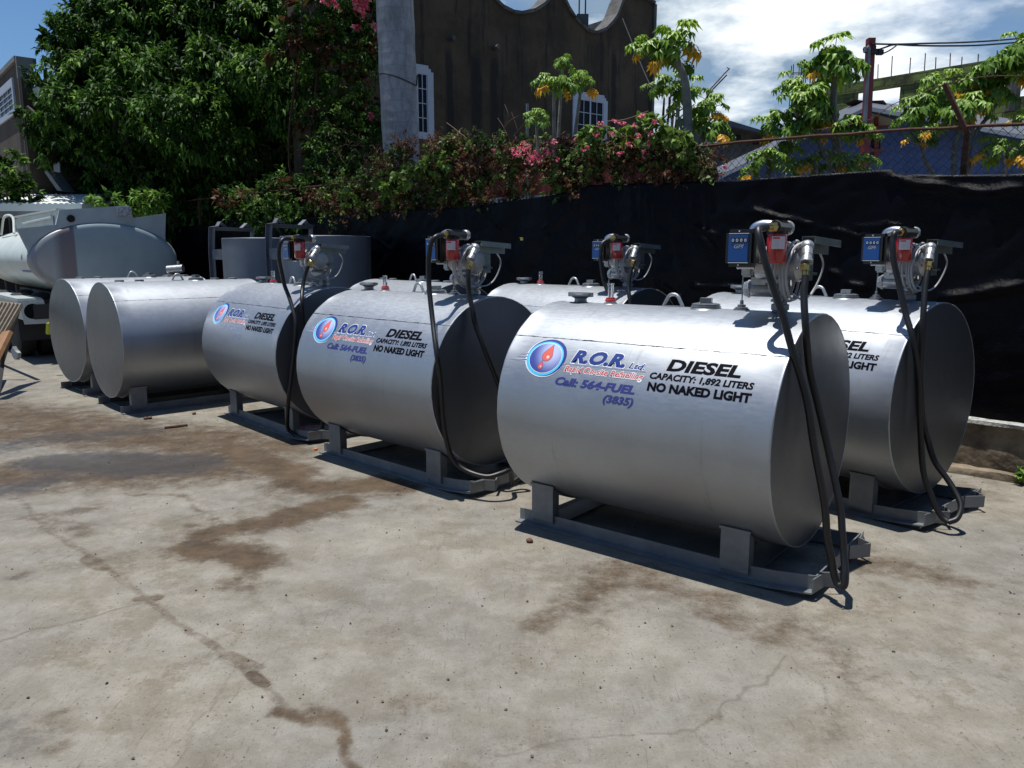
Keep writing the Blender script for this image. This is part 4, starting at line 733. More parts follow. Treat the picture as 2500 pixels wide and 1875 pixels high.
# papayas -------------------------------------------------------
def papaya_leaf_arrays(c, R, n, young=False, yellow=.12):
    P, D, U, Ls, Ws, Ts = [], [], [], [], [], []; pet = []
    for k in range(n):
        az = k * 2.399 + rng.uniform(-.3, .3); f = (k + .5) / n; el = 1.25 - 1.75 * f + rng.uniform(-.15, .15); d = np.array([math.cos(az) * math.cos(el), math.sin(az) * math.cos(el), math.sin(el)]); reach = R * rng.uniform(.35, 1.0)
        b = np.array(c) + d * reach; pet.append((c, b)); out = np.array([math.cos(az), math.sin(az), 0]); up = unit((np.array([[0, 0, 1.]]) + out * (.15 + .75 * f) + rng.normal(size=3) * .15))[0]; fw = out - up * out.dot(up); fw /= np.linalg.norm(fw) + 1e-6; sd_ = np.cross(up, fw)
        L_ = R * rng.uniform(.48, .78); tn = rng.uniform(.50, .80) - .30 * f * rng.random()
        if f > .70 and rng.random() < yellow * 1.4: tn = rng.uniform(.92, 1)
        for j in range(9):
            a_ = (j - 4) * R_(36); dj = fw * math.cos(a_) + sd_ * math.sin(a_); lj = L_ * (1 - .09 * abs(j - 4)); 
            P.append(b); D.append(dj - up * (.25 + .3 * f)); U.append(up + rng.normal(size=3) * .1); Ls.append(lj); Ws.append(lj * .40); Ts.append(tn + rng.uniform(-.05, .05) if tn < .9 else tn)
            # side lobes
            for sg in (-1, 1):
                P.append(b + dj * lj * .38); dd = dj * .8 + np.cross(up, dj) * sg * .75 - up * .45; D.append(dd); U.append(up); Ls.append(lj * .45); Ws.append(lj * .20); Ts.append(tn if tn > .9 else tn + rng.uniform(-.08, .03))
    return P, D, U, Ls, Ws, Ts, pet
def papaya(label, Y, stems, crowns, base_px=None):
    f0 = ov(*stems[0][0][0], Y); root = empty('papaya_tree', (f0.x, f0.y, 0)); tag(root, label, 'papaya tree', 'papaya trees behind the fence')
    bm = B()
    for st, r0, r1 in stems:
        P = [ov(x, y, Y) for x, y in st]
        if P[0].z > .1 and st is not None and r0 > .03: P = [Vector((P[0].x + .02, Y, 0)), Vector((P[0].x, Y, P[0].z * .5))] + P
        sp_ = spline(P, 4); tube(bm, sp_, list(np.linspace(r0, r1, len(sp_))), 9)
    keep(obj('trunk', bm, 'papaya_bark', None, 60), root)
    A = [[] for _ in range(6)]; bm = B()
    for (x, y, r, n, *dy) in crowns:
        Yc = Y + (dy[0] if dy else 0); c = ov(x, y, Yc); Rm = r * OV * Yc / FPX; res = papaya_leaf_arrays(tuple(c), Rm, max(5, int(n * .80)), yellow=dy[1] if len(dy) > 1 else .12)
        for i in range(6): A[i] += list(res[i])
        for c_, b in res[6]: tube(bm, [Vector(c_), (Vector(c_) + Vector(b)) / 2 + Vector((0, 0, .02)), Vector(b)], .0035, 4, cap=False)
    keep(obj('leaf_stalks', bm, 'leaf_papaya'), root) if False else keep(obj('leaf_stalks', bm, mat('petiole', (.10, .15, .04), .5)), root)
    A = [np.array(x, float) for x in A]; leaves('foliage', *A, 'leaf_papaya', root, .30)
papaya('slim papaya with one small flat crown, lowest of those before the brown building', 8.9, [(((1163, 330), (1160, 300), (1158, 262)), .022, .012)], [(1160, 256, 32, 14)])
papaya('slim tall papaya with wide yellowing crown left of the right building window', 9.1, [(((1199, 340), (1197, 290), (1196, 196)), .030, .016)], [(1180, 186, 36, 13, 0, .2), (1212, 190, 32, 12, .1, .15)])
papaya('tallest thin papaya with yellow and green tuft against the brown wall', 9.6, [(((1204, 340), (1208, 260), (1215, 150)), .024, .014)], [(1216, 138, 27, 12, 0, .28)])
papaya('thin papaya whose trunk crosses the right building window', 9.3, [(((1238, 330), (1246, 260), (1255, 190)), .026, .015)], [(1258, 182, 32, 13, 0, .3), (1235, 188, 18, 6, .1, 0)])
papaya('big papaya with broad crown beside the corner of the brown building', 8.7, [(((1488, 385), (1486, 300), (1484, 220), (1478, 170), (1462, 130)), .075, .035), (((1487, 330), (1475, 290), (1460, 230)), .025, .012), (((1487, 360), (1515, 300), (1535, 255)), .024, .012)],
       [(1452, 102, 58, 22, 0, .15), (1400, 112, 40, 16, .15, .15), (1440, 125, 40, 12, .1, .3), (1455, 185, 38, 12, .5, 0), (1490, 205, 45, 13, .4, 0), (1532, 240, 40, 14, .1, .25), (1505, 270, 42, 13, .3, .1), (1545, 285, 42, 14, 0, .1), (1420, 190, 34, 10, .6, 0)])
papaya('papaya clump of several rounded crowns just left of the red utility pole', 8.0, [(((1812, 385), (1806, 300), (1800, 240), (1803, 165)), .050, .028), (((1806, 330), (1770, 290), (1722, 250), (1716, 210)), .032, .018), (((1800, 370), (1775, 320), (1748, 250)), .030, .016), (((1660, 385), (1658, 350), (1655, 325)), .034, .014), (((1765, 385), (1762, 350), (1765, 320)), .022, .012)],
       [(1800, 140, 62, 26, 0, .22), (1755, 145, 36, 12, .2, .3), (1840, 145, 34, 12, 0, .1), (1712, 190, 40, 18, .1, .1), (1745, 225, 48, 22, -.1, .05), (1760, 250, 48, 18, 0, .1), (1665, 270, 38, 14, .1, .05), (1700, 285, 42, 15, .1, .1), (1835, 275, 46, 18, -.2, .1), (1870, 290, 30, 9, -.2, .05), (1745, 285, 40, 14, .1, .1), (1650, 345, 40, 14, -.1, .1), (1685, 325, 40, 12, .2, .05), (1745, 355, 36, 12, .1, .2), (1700, 372, 34, 10, 0, .15), (1800, 350, 44, 14, .1, .1), (1850, 350, 40, 12, .1, .05), (1620, 372, 30, 10, .1, .05)])
papaya('leaning papaya with wide spreading crown at the right, behind the barbed wire arm', 7.2, [(((2085, 385), (2088, 340), (2092, 300), (2100, 268)), .055, .034), (((2060, 385), (2062, 330), (2068, 290), (2080, 262)), .028, .018), (((2090, 310), (2120, 270), (2155, 225)), .022, .014), (((2018, 380), (1998, 345), (1988, 300)), .022, .014), (((2090, 290), (2060, 262), (2050, 245)), .022, .014)],
       [(2085, 235, 58, 22, 0, .12), (2050, 250, 44, 15, .1, .1), (1990, 235, 46, 18, .1, .05), (1960, 255, 38, 13, .1, .1), (2030, 195, 48, 17, .2, .05), (2090, 185, 48, 17, .2, .2), (2140, 160, 50, 18, 0, .15), (2150, 205, 48, 17, .1, .2), (2000, 290, 36, 12, 0, .2), (2190, 165, 40, 14, 0, .35), (1975, 300, 26, 8, 0, .5)])
papaya('low yellowing papaya at the right edge behind the wire mesh', 6.9, [(((2170, 390), (2168, 350), (2165, 325)), .022, .014)], [(2150, 325, 44, 16, .2, .3), (2200, 335, 36, 12, 0, .8), (2195, 260, 26, 8, 0, .3)])
papaya('papaya crown cut by the right edge, above the overhead wires', 7.0, [(((2245, 385), (2240, 250), (2228, 130)), .04, .025)], [(2205, 108, 48, 18, 0, .1), (2225, 130, 45, 15, .1, .1)])
# ================================================================ BUILDINGS
q = NB('stucco_dark'); drip = q.noise(1.6, 7, .72, (2.4, 2.4, .18)); col = q.mix(q.rng(q.noise(1.1, 7, .7), .3, .72), (.036, .026, .016), (.085, .062, .038)); col = q.mix(q.math('MULTIPLY', q.rng(drip, .53, .64), .75), col, (.008, .008, .009)); col = q.mix(q.math('MULTIPLY', q.rng(q.noise(2.6, 6, .7, (1, 1, .5)), .58, .7), .45), col, (.075, .066, .052)); q.l(col, q.b.inputs['Base Color']); q.b.inputs['Roughness'].default_value = .95; q.bump(q.noise(60, 5, .7), .3, .01)
mat('parapet_edge', (.10, .10, .097), .9, var=.6, vscale=3, bump=.5, dirt=(.04, .04, .04)); mat('win_white', (.42, .46, .54), .6, var=.08); mat('win_glass', (.006, .007, .012), .25, spec=.12); mat('shadow_room', (.01, .01, .012), .9)
BW0 = ov(915, 300, 17.0); BW1 = ov(1272, 300, 20.0); bd = Vector((BW1.x - BW0.x, BW1.y - BW0.y, 0)).normalized(); bn = Vector((bd.y, -bd.x, 0))  # bn toward camera
def bp(x, y): return onplane(x * OV, y * OV, BW0, bn)
br = empty('brown_building', (BW0.x, BW0.y, 0)); tag(br, 'dark weathered stucco building with scalloped roof parapet and white framed windows', 'building')
def bpf(x, y): return onplane(x, y, BW0, bn)
topl = [(700, -420), (1000, -200), (1120, -150), (1204, 0), (1225, 20), (1251, 33), (1272, 36), (1305, 29), (1330, 13), (1352, -12), (1362, -22), (1372, -5), (1385, 22), (1399, 44), (1417, 64), (1435, 78), (1453, 84), (1479, 74), (1497, 55), (1508, 38), (1520, 5), (1526, -8), (1552, -4), (1585, 3), (1595, 10)]
P = [bpf(*p) for p in topl]; P0 = P[0].copy(); P0.z = 0; P1 = P[-1].copy(); P1.z = 0; P = [P0] + P + [P1]
t_ = M['stucco_dark'].node_tree; q = NB.__new__(NB); q.m = M['stucco_dark']; q.t = t_; q.b = t_.nodes['Principled BSDF']; q.co = t_.nodes['Texture Coordinate'].outputs['Object']
dt = q.n('ShaderNodeVectorMath', operation='DOT_PRODUCT'); q.l(q.co, dt.inputs[0]); dt.inputs[1].default_value = bd; sx = q.n('ShaderNodeSeparateXYZ'); q.l(q.co, sx.inputs[0]); col = q.b.inputs['Base Color'].links[0].from_socket
for x_, y_, w_ in ((1095, 100, .13), (1160, 118, .17), (1206, 120, .15), (1002, 90, .10), (1500, 110, .12)):
    p_ = bpf(x_, y_); jt = q.math('MULTIPLY', q.math('SUBTRACT', q.noise(2.2, 6, .7), .5), .22); dd = q.math('ABSOLUTE', q.math('ADD', q.math('SUBTRACT', dt.outputs['Value'], p_.dot(bd)), jt)); mk = q.math('MULTIPLY', q.rng(dd, w_, w_ * .35), q.rng(sx.outputs[2], p_.z + .05, p_.z - .35)); col = q.mix(q.math('MULTIPLY', mk, .8), col, (.009, .009, .010))
q.l(col, q.b.inputs['Base Color'])
bm = B(); prism(bm, P, bn * -.32); keep(obj('wall', bm, 'stucco_dark'), br)
def strip_edge(pts, w, th, out):  # raised rim following the parapet
    bm = B(); up = Vector((0, 0, 1))
    for a, b_ in zip(pts[:-1], pts[1:]): 
        d = (b_ - a).normalized(); nn = d.cross(bn).normalized(); nn = nn if nn.z > 0 else -nn
        prism(bm, [a - d * .02 + bn * out, b_ + d * .02 + bn * out, b_ + d * .02 + bn * out + nn * th, a - d * .02 + bn * out + nn * th], bn * -w)
    return bm
pe = [bpf(*p) for p in topl[3:]]; keep(obj('parapet_rim', strip_edge(pe, .46, .07, .06), 'parapet_edge'), br)
# side pier at the right corner and side wall
ps = P1.copy(); bm = B(); prism(bm, [ps + bn * .05, ps + bn * .05 + bd * .09, ps + bn * .05 + bd * .09 + Vector((0, 0, P[-2].z)), ps + bn * .05 + Vector((0, 0, P[-2].z))], bn * -6); keep(obj('side_wall', bm, 'parapet_edge'), br)
bm = B(); q0 = bpf(1504, 26); q0 += -bn * 1.2; box(bm, q0 + Vector((0, 0, -.3)), (.30, .30, .9)); keep(obj('stub_column', bm, 'parapet_edge'), br)
bm = B(); [tube(bm, [q0 + Vector((dx, dy, .1)), q0 + Vector((dx, dy, 1.4))], .012, 4) for dx in (-.08, .08) for dy in (-.08, .08)]; keep(obj('rebar', bm, 'rust'), br)
def window(root, A, pd, w, h, nx, ny, m_frame='win_white', out=.04, notch=True, n=None, fw=.145):
    """A lower-left corner (world), pd along-wall dir, n outward"""
    n = n or bn; up = Vector((0, 0, 1)); Pt = lambda u, v, o=0: A + pd * u + up * v + n * o
    bm = B(); c = .12 if notch else 0
    outer = [(0, 0), (w, 0), (w, h - c), (w - c * .5, h - c), (w - c * .5, h - c * .5), (w - c, h - c * .5), (w - c, h), (c, h), (c, h - c * .5), (c * .5, h - c * .5), (c * .5, h - c), (0, h - c)] if notch else [(0, 0), (w, 0), (w, h), (0, h)]
    i0, i1, j0, j1 = fw, w - fw, fw * .9, h - fw * 1.25
    for rect in (((0, 0), (i0, 0), (i0, h - c), (0, h - c)), ((i1, 0), (w, 0), (w, h - c), (i1, h - c)), ((i0, 0), (i1, 0), (i1, j0), (i0, j0)), ((c * .5, h - c), (w - c * .5, h - c), (w - c * .5, h - c * .5), (c * .5, h - c * .5)), ((c, h - c * .5), (w - c, h - c * .5), (w - c, h), (c, h)), ((i0, j1), (i1, j1), (i1, h - c), (i0, h - c))):
        if rect[2][1] - rect[0][1] > .005: prism(bm, [Pt(u, v, out) for u, v in rect], n * -(out + .01))
    f = obj('window', bm, m_frame); keep(f, root)
    bm = B(); prism(bm, [Pt(u, v, .012) for u, v in ((i0, j0), (i1, j0), (i1, j1), (i0, j1))], n * -.005); g = obj('pane', bm, 'win_glass'); g.parent = f; g.matrix_parent_inverse = Matrix()
    bm = B(); t = .018; W_, H_ = i1 - i0, j1 - j0
    for k in range(nx + 1): u = i0 + W_ * k / nx; tt = t * (1.3 if k in (0, nx) or k == nx // 2 else .45); prism(bm, [Pt(u - tt, j0, .03), Pt(u + tt, j0, .03), Pt(u + tt, j1, .03), Pt(u - tt, j1, .03)], n * -.015)
    for k in range(ny + 1): v = j0 + H_ * k / ny; prism(bm, [Pt(i0, v - t * .45, .034), Pt(i1, v - t * .45, .034), Pt(i1, v + t * .45, .034), Pt(i0, v + t * .45, .034)], n * -.015)
    s = obj('glazing_bars', bm, m_frame); s.parent = f; s.matrix_parent_inverse = Matrix()
    return f
pl = bp(1235, 300); pt_ = bp(1235, 195); pr_ = bp(1309, 300); hgt = pt_.z - pl.z + .35; pl.z -= .35
f = window(br, pl, bd, (pr_ - bp(1235, 300)).dot(bd), hgt, 4, 4)
pt2 = bp(936, 145); pw = (bp(936, 290) - bp(866, 290)).dot(bd); pl2 = bp(866, 290); pl2.z = pt2.z - hgt; window(br, pl2, bd, pw, hgt, 4, 4)
bm = B()
for x, y in ((1097, 97), (1205, 118)): c = bpf(x, y); tube(bm, [c + bn * -.05, c + bn * .18], .05, 10)
keep(obj('drain_spout', bm, 'parapet_edge', None, 60), br)
bm = B(); a_ = ov(1138, 300, 9.8); tube(bm, [Vector((a_.x, a_.y, 0)), ov(1139, 224, 9.8)], .016, 8); tag(obj('metal_pole', bm, 'grey_pipe', None, 60), 'thin grey metal pole standing left of the lowest slim papaya', 'pole')
# red garden wall behind the vine, white band at its foot
mat('red_paint', (.22, .035, .028), .8, var=.5, vscale=4, bump=.2); mat('white_paint', (.45, .47, .50), .8, var=.3, vscale=6)
rw = empty('red_wall', tuple(ov(1100, 430, 13.0).xy) + (0,)); tag(rw, 'faded red garden wall glimpsed through the vine leaves', 'wall')
a, b_ = ov(980, 410, 14.6), ov(1420, 410, 11.9); d = Vector((b_.x - a.x, b_.y - a.y, 0)).normalized(); n_ = Vector((d.y, -d.x, 0)); wl = (b_ - a).dot(d); z1 = 3.0; z0 = ov(1090, 424, 13.6).z
bm = B(); prism(bm, [Vector((a.x, a.y, z0)), Vector((a.x, a.y, z0)) + d * wl, Vector((a.x, a.y, z1)) + d * wl, Vector((a.x, a.y, z1))], n_ * -.2); keep(obj('red_panel', bm, 'red_paint'), rw)
bm = B(); a.z = 0; prism(bm, [a, a + d * wl, a + d * wl + Vector((0, 0, z0)), a + Vector((0, 0, z0))], n_ * -.2); keep(obj('white_band', bm, 'white_paint'), rw)
# brown house at the left edge (its right corner nearer)
mat('stucco_brown', (.070, .052, .038), .95, var=.45, vscale=1.5, bump=.3); mat('stucco_grey', (.20, .205, .21), .9, var=.3, vscale=2); mat('roof_dark', (.05, .05, .06), .8)
lh = empty('brown_house', tuple(ov(42, 560, 17).xy) + (0,)); tag(lh, 'brown stucco house with a white framed barred window at the top left', 'house')
ca, cb_ = ov(38, 132, 17.0), ov(0, 160, 18.6); hd = Vector((cb_.x - ca.x, cb_.y - ca.y, 0)).normalized(); hn = Vector((hd.y, -hd.x, 0)); hn = hn if hn.y < 0 else -hn
def hp(x, y): return onplane(x * OV, y * OV, ca, hn)
zt = ca.z; bm = B(); a = Vector((ca.x, ca.y, 0)); prism(bm, [a, a + hd * 7, a + hd * 7 + Vector((0, 0, zt)), a + Vector((0, 0, zt))], hn * -.25); keep(obj('wall', bm, 'stucco_brown'), lh)
bm = B(); prism(bm, [a + hn * .06 + Vector((0, 0, zt)), a + hn * .06 + hd * 7 + Vector((0, 0, zt)), a + hn * .06 + hd * 7 + Vector((0, 0, zt + .10)), a + hn * .06 + Vector((0, 0, zt + .10))], hn * -.4); prism(bm, [a + hn * .04, a + hn * .04 - hd * .09, a + hn * .04 - hd * .09 + Vector((0, 0, zt + .08)), a + hn * .04 + Vector((0, 0, zt + .08))], hn * -.3); keep(obj('corner_trim', bm, 'stucco_grey'), lh)
wa = hp(38, 245); wq = hp(-22, 268); wq = Vector((wq.x, wq.y, wa.z)); window(lh, wq, -hd, (hp(37, 245) - wq).dot(-hd), hp(29, 168).z - wa.z, 6, 4, n=hn, notch=False, fw=.13)
sdir = Vector((.62, .78, 0)); bm = B(); a2 = a - hd * .16; prism(bm, [a2, a2 + sdir * 5, a2 + sdir * 5 + Vector((0, 0, zt - .35)), a2 + Vector((0, 0, zt - .35))], (-.2, .1, 0)); keep(obj('gable_wall', bm, 'stucco_brown'), lh)
bm = B(); c = ov(72, 192, 16.9); prism(bm, [ov(64, 172, 16.9), ov(71, 185, 16.9), ov(80, 187, 16.9), ov(85, 200, 16.9), ov(83, 214, 16.9), ov(77, 207, 16.9), ov(72, 198, 16.9)], (0, .12, 0)); keep(obj('corbel', bm, 'win_white'), lh)
bm = B(); prism(bm, [ov(90, 240 + 90, 17.4), ov(112, 330, 17.4), ov(112, 405, 17.4), ov(90, 405, 17.4)], (0, .1, 0)) ; keep(obj('lower_panel', bm, 'stucco_brown'), lh)
bm = B(); prism(bm, [ov(96, 372, 16.6), ov(101, 368, 16.6), ov(134, 412, 16.6), ov(124, 412, 16.6)], (0, .5, 0)); keep(obj('stair_slab', bm, 'stucco_grey'), lh)
bm = B(); prism(bm, [ov(115, 348, 17.2), ov(128, 350, 17.2), ov(130, 372, 17.2), ov(116, 372, 17.2)], (0, .05, 0)); keep(obj('shutter', bm, 'win_white'), lh)
# white tiled shed roof
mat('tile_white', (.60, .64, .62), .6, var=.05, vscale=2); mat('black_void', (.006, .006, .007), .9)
sr = empty('tiled_shed', tuple(ov(60, 560, 15.3).xy) + (0,)); tag(sr, 'low dark shed with a white tile edged roof behind the tanker truck', 'shed')
a, b_ = ov(-60, 448, 15.3), ov(176, 442, 15.3); bm = B(); n_t = 19; W_ = (b_.x - a.x) / n_t; zt0, zt1 = ov(0, 438, 15.3).z, ov(0, 456, 15.3).z
for k in range(n_t):
    x0 = a.x + W_ * k; g = []
    for i in range(7): t = i / 6; g.append(Vector((x0 + W_ * t, 15.3, zt0 - .045 * (1 - math.sin(math.pi * (.15 + .7 * t))) + .0 )))
    g += [Vector((x0 + W_, 15.3, zt1)), Vector((x0, 15.3, zt1))]; prism(bm, g, (0, 1.6, .28))
keep(obj('roof', bm, 'tile_white', None), sr)
bm = B(); box(bm, ((a.x + b_.x) / 2, 15.42, zt1 - .035), (b_.x - a.x, .2, .07)); keep(obj('fascia', bm, 'stucco_grey'), sr)
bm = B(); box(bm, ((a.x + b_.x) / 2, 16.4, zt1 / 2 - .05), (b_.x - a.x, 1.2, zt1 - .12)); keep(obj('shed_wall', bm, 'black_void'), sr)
# blue gable-ended church on the right
mat('blue_wall', (.055, .10, .26), .85, var=.25, vscale=2, bump=.15); mat('sheet_roof', (.09, .10, .125), .55, .3, var=.3, vscale=6); mat('fascia_white', (.48, .50, .52), .5); mat('cream', (.36, .36, .30), .8); mat('pole_red', (.20, .028, .03), .6, var=.3, vscale=8)
ch = empty('blue_church', tuple(at(2130, 600, 15).xy) + (0,)); tag(ch, 'blue walled church with grey sheet roof and a dark red cross on its gable', 'church')
def cz(x, y): return (x * .2939 + 1850, y * .2939 + 60)
CY = 15.0
def cp(x, y, dY=0): return at(*cz(x, y), CY + dY)
bm = B(); pk = cp(905, 715); lf = cp(-300, 1260); rt = cp(2500, 1000); P = [Vector((lf.x, CY, 0)), Vector((rt.x, CY, 0)), rt, pk, lf]; prism(bm, P, (0, .25, 0)); keep(obj('wall', bm, 'blue_wall'), ch)
bm = B(); prism(bm, [cp(780, 800, -.02), cp(905, 725, -.02), cp(1180, 800, -.02), cp(1040, 850, -.02), cp(900, 845, -.02)], (0, .015, 0)); keep(obj('gable_panel', bm, 'cream'), ch)
for P, nm in (([cp(870, 645, 1.0), cp(2600, 860, 3.5), cp(2600, 1010, -.6), cp(905, 700, -.6)], 'roof'), ([cp(870, 645, 1.0), cp(905, 700, -.6), cp(-320, 1270, -.6), cp(-340, 1200, 3.5)], 'roof')):
    bm = B(); prism(bm, P, (0, 0, .04)); keep(obj(nm, bm, 'sheet_roof'), ch)
bm = B()
for A_, D_ in ((cp(905, 710, -.64), cp(2600, 1020, -.64)), (cp(905, 710, -.64), cp(-320, 1285, -.64))):
    prism(bm, [A_, D_, D_ + Vector((0, 0, .055)), A_ + Vector((0, 0, .055))], (0, .03, 0))
keep(obj('fascia', bm, 'fascia_white'), ch)
bm = B(); prism(bm, [cp(945, 915, -.01), cp(1015, 915, -.01), cp(1015, 1030, -.01), cp(945, 1030, -.01)], (0, -.02, 0)); keep(obj('vent_opening', bm, 'shadow_room'), ch)
bm = B(); prism(bm, [cp(972, 765, -.05), cp(1004, 765, -.05), cp(1004, 1115, -.05), cp(966, 1115, -.05)], (0, .03, 0)); prism(bm, [cp(905, 1040, -.09), cp(1045, 1030, -.09), cp(1045, 1052, -.09), cp(905, 1062, -.09)], (0, .03, 0)); prism(bm, [cp(900, 850, -.09), cp(1075, 835, -.09), cp(1075, 848, -.09), cp(900, 864, -.09)], (0, .03, 0)); keep(obj('cross', bm, 'pole_red'), ch)
# bent loose roof sheet on the ridge
bm = B(); prism(bm, [cp(810, 622, .6), cp(900, 634, .6), cp(1045, 628, .6), cp(1075, 662, .6), cp(960, 640, .6), cp(850, 645, .6)], (0, .5, .02)); keep(obj('ridge_flashing', bm, 'rust'), ch)
# service pole and cables
sp_ = empty('service_pole', tuple(at(2116, 600, 14.2).xy) + (0,)); tag(sp_, 'dark red steel utility pole with a grey conduit rising before the church gable', 'utility pole')
t_, b0 = at(2126, 94, 14.2), at(2116, 284, 14.2); dirp = (b0 - t_).normalized(); foot = t_ + dirp * (t_.z / -dirp.z); bm = B(); box(bm, (t_ + foot) / 2, (.12, .12, (t_ - foot).length), (t_ - foot).to_track_quat('Z', 'Y').to_matrix()); keep(obj('post', bm, 'pole_red'), sp_)
bm = B(); c0_ = at(2117, 122, 14.1); c1_ = at(2110, 330, 14.1); tube(bm, [at(2112, 128, 14.1), at(2113, 116, 14.1), at(2118, 114, 14.1), at(2121, 122, 14.1), at(2113, 270, 14.1), c1_], .035, 8); keep(obj('conduit', bm, 'grey_pipe', None, 60), sp_)
bm = B(); [box(bm, at(x, y, 14.1), (.10, .08, .08)) for x, y in ((2136, 126), (2148, 128))]; keep(obj('connector', bm, 'wire_black'), sp_)
for nm, pts in (('overhead_wire', ((2128, 107), (2185, 108), (2260, 106), (2340, 104), (2400, 101), (2454, 97), (2600, 84))), ('overhead_wire', ((2134, 125), (2160, 116), (2185, 109), (2230, 111), (2300, 112), (2380, 111), (2454, 106), (2600, 94)))):
    bm = B(); P = spline([at(x, y, 14.1 + (x - 2128) * .006) for x, y in pts], 6); tube(bm, P, .016, 6); tag(obj(nm, bm, 'wire_black', None, 60), ('upper black overhead cable running right from the red pole' if pts[0][1] == 107 else 'lower black overhead cable looping off the red pole'), 'cable')
bm = B(); tube(bm, spline([at(2136, 126, 14.1), at(2155, 130, 14.1), at(2175, 121, 14.1), at(2190, 110, 14.2)], 5), .012, 5); tube(bm, spline([at(2128, 107, 14.1), at(2138, 112, 14.1), at(2136, 124, 14.1)], 5), .010, 5); tube(bm, spline([at(2118, 114, 14.1), at(2108, 118, 14.1), at(2110, 128, 14.1), at(2119, 130, 14.1)], 5), .010, 5); keep(obj('jumper_cable', bm, 'wire_black', None, 60), sp_)
# mossy block wall of the unfinished building behind the church
q = NB('moss_block'); brk = q.n('ShaderNodeTexBrick'); brk.inputs['Scale'].default_value = 1.0; brk.inputs['Brick Width'].default_value = .42; brk.inputs['Row Height'].default_value = .21; brk.inputs['Mortar Size'].default_value = .012
for i_, c_ in ((1, (.17, .23, .05, 1)), (2, (.13, .18, .042, 1)), (3, (.045, .047, .030, 1))): brk.inputs[i_].default_value = c_
mpn = q.n('ShaderNodeMapping'); mpn.inputs['Rotation'].default_value = (R_(90), 0, 0); q.l(q.co, mpn.inputs[0]); q.l(mpn.outputs[0], brk.inputs['Vector']); col = q.mix(q.rng(q.noise(1.4, 7, .75), .38, .68), brk.outputs[0], (.040, .036, .022)); col = q.mix(q.math('MULTIPLY', q.rng(q.noise(5, 6, .75), .6, .7), .6), col, (.15, .15, .10)); q.l(col, q.b.inputs['Base Color']); q.b.inputs['Roughness'].default_value = .95; q.bump(q.noise(20, 5, .7), .5, .02)
A_ = at(2438, 144, 24.0); B_ = at(1979, 219, 28.4); md = Vector((B_.x - A_.x, B_.y - A_.y, 0)).normalized(); mn = Vector((md.y, -md.x, 0)); mn = mn if mn.y < 0 else -mn
def mp_(x, y): return onplane(*cz(x, y), A_, mn)
mw = empty('unfinished_building', (A_.x, A_.y, 0)); tag(mw, 'unfinished mossy block building with empty window openings and rebars on top', 'building')
def mu(P): return (P - A_).dot(md), P.z
uL, _ = mu(mp_(430, 560)); uR = mu(mp_(2700, 300))[0]; zT = A_.z
def mrect(u0, u1, z0, z1): 
    b_0 = Vector((A_.x, A_.y, 0)) + md * u0; return [b_0 + Vector((0, 0, z0)), b_0 + md * (u1 - u0) + Vector((0, 0, z0)), b_0 + md * (u1 - u0) + Vector((0, 0, z1)), b_0 + Vector((0, 0, z1))]
w1a, w1b = mu(mp_(1178, 600))[0], mu(mp_(812, 600))[0]; w1t = mu(mp_(1000, 522))[1]; w2a, w2b = mu(mp_(2150, 500))[0], mu(mp_(1960, 500))[0]; w2t, w2z = mu(mp_(2100, 350))[1], mu(mp_(2080, 610))[1]; w3a = mu(mp_(2330, 500))[0]
bm = B(); zb = mu(mp_(1100, 700))[1]
for u0, u1, z0, z1_ in ((uR, w3a, 0, zT), (w3a, mu(mp_(2180, 400))[0], 0, w2z), (w3a, uL, w2t, zT), (mu(mp_(2180, 400))[0], w2a, 0, w2t), (w2a, w2b, 0, w2z), (w2b, w1a, 0, w2t), (w1a, w1b, 0, zb), (w1b, uL, 0, w2t), (w1a, w1b, w1t, w2t)): prism(bm, mrect(u0, u1, z0, z1_), mn * -.2)
keep(obj('block_wall', bm, 'moss_block'), mw)
bm = B(); z_ = zT; prism(bm, [p + mn * .03 for p in mrect(uR, uL, zT - .32, zT + .012)], mn * -.28); keep(obj('ring_beam', bm, 'moss_block'), mw)
for x, y0, y1 in ((510, 485, 540), (695, 430, 500), (1000, 330, 450), (1110, 262, 430), (1262, 275, 408), (1385, 238, 388), (1480, 272, 374), (1600, 238, 350), (1697, 268, 332), (1833, 245, 300), (1990, 215, 285)):
    bm = B(); a = mp_(x, y1); b_ = mp_(x + (8 if y1 - y0 > 120 else 0), y0); tube(bm, [a - Vector((0, 0, .3)), b_], .016, 5); keep(obj('rebar', bm, 'rust'), mw)
bm = B(); c = mp_(2130, 420); [tube(bm, [c + Vector((dx, 0, -1)), c + Vector((dx, 0, .5))], .17, 8) for dx in (0,)]; keep(obj('column', bm, 'parapet_edge'), mw)
bm = B(); c = mp_(365, 600) + mn * .3; c.z = 0; hh = mp_(365, 350).z; [tube(bm, [c + Vector((dx, dy, 3)), c + Vector((dx, dy, hh))], .016, 4) for dx in (-.22, 0.05, .22) for dy in (-.1, .1)]; [tube(bm, [c + Vector((-.22, -.1, z)), c + Vector((.22, -.1, z)), c + Vector((.22, .1, z)), c + Vector((-.22, .1, z))], .012, 4, closed=True) for z in np.arange(3.2, hh, .35)]; keep(obj('rebar_cage', bm, 'rust'), mw)
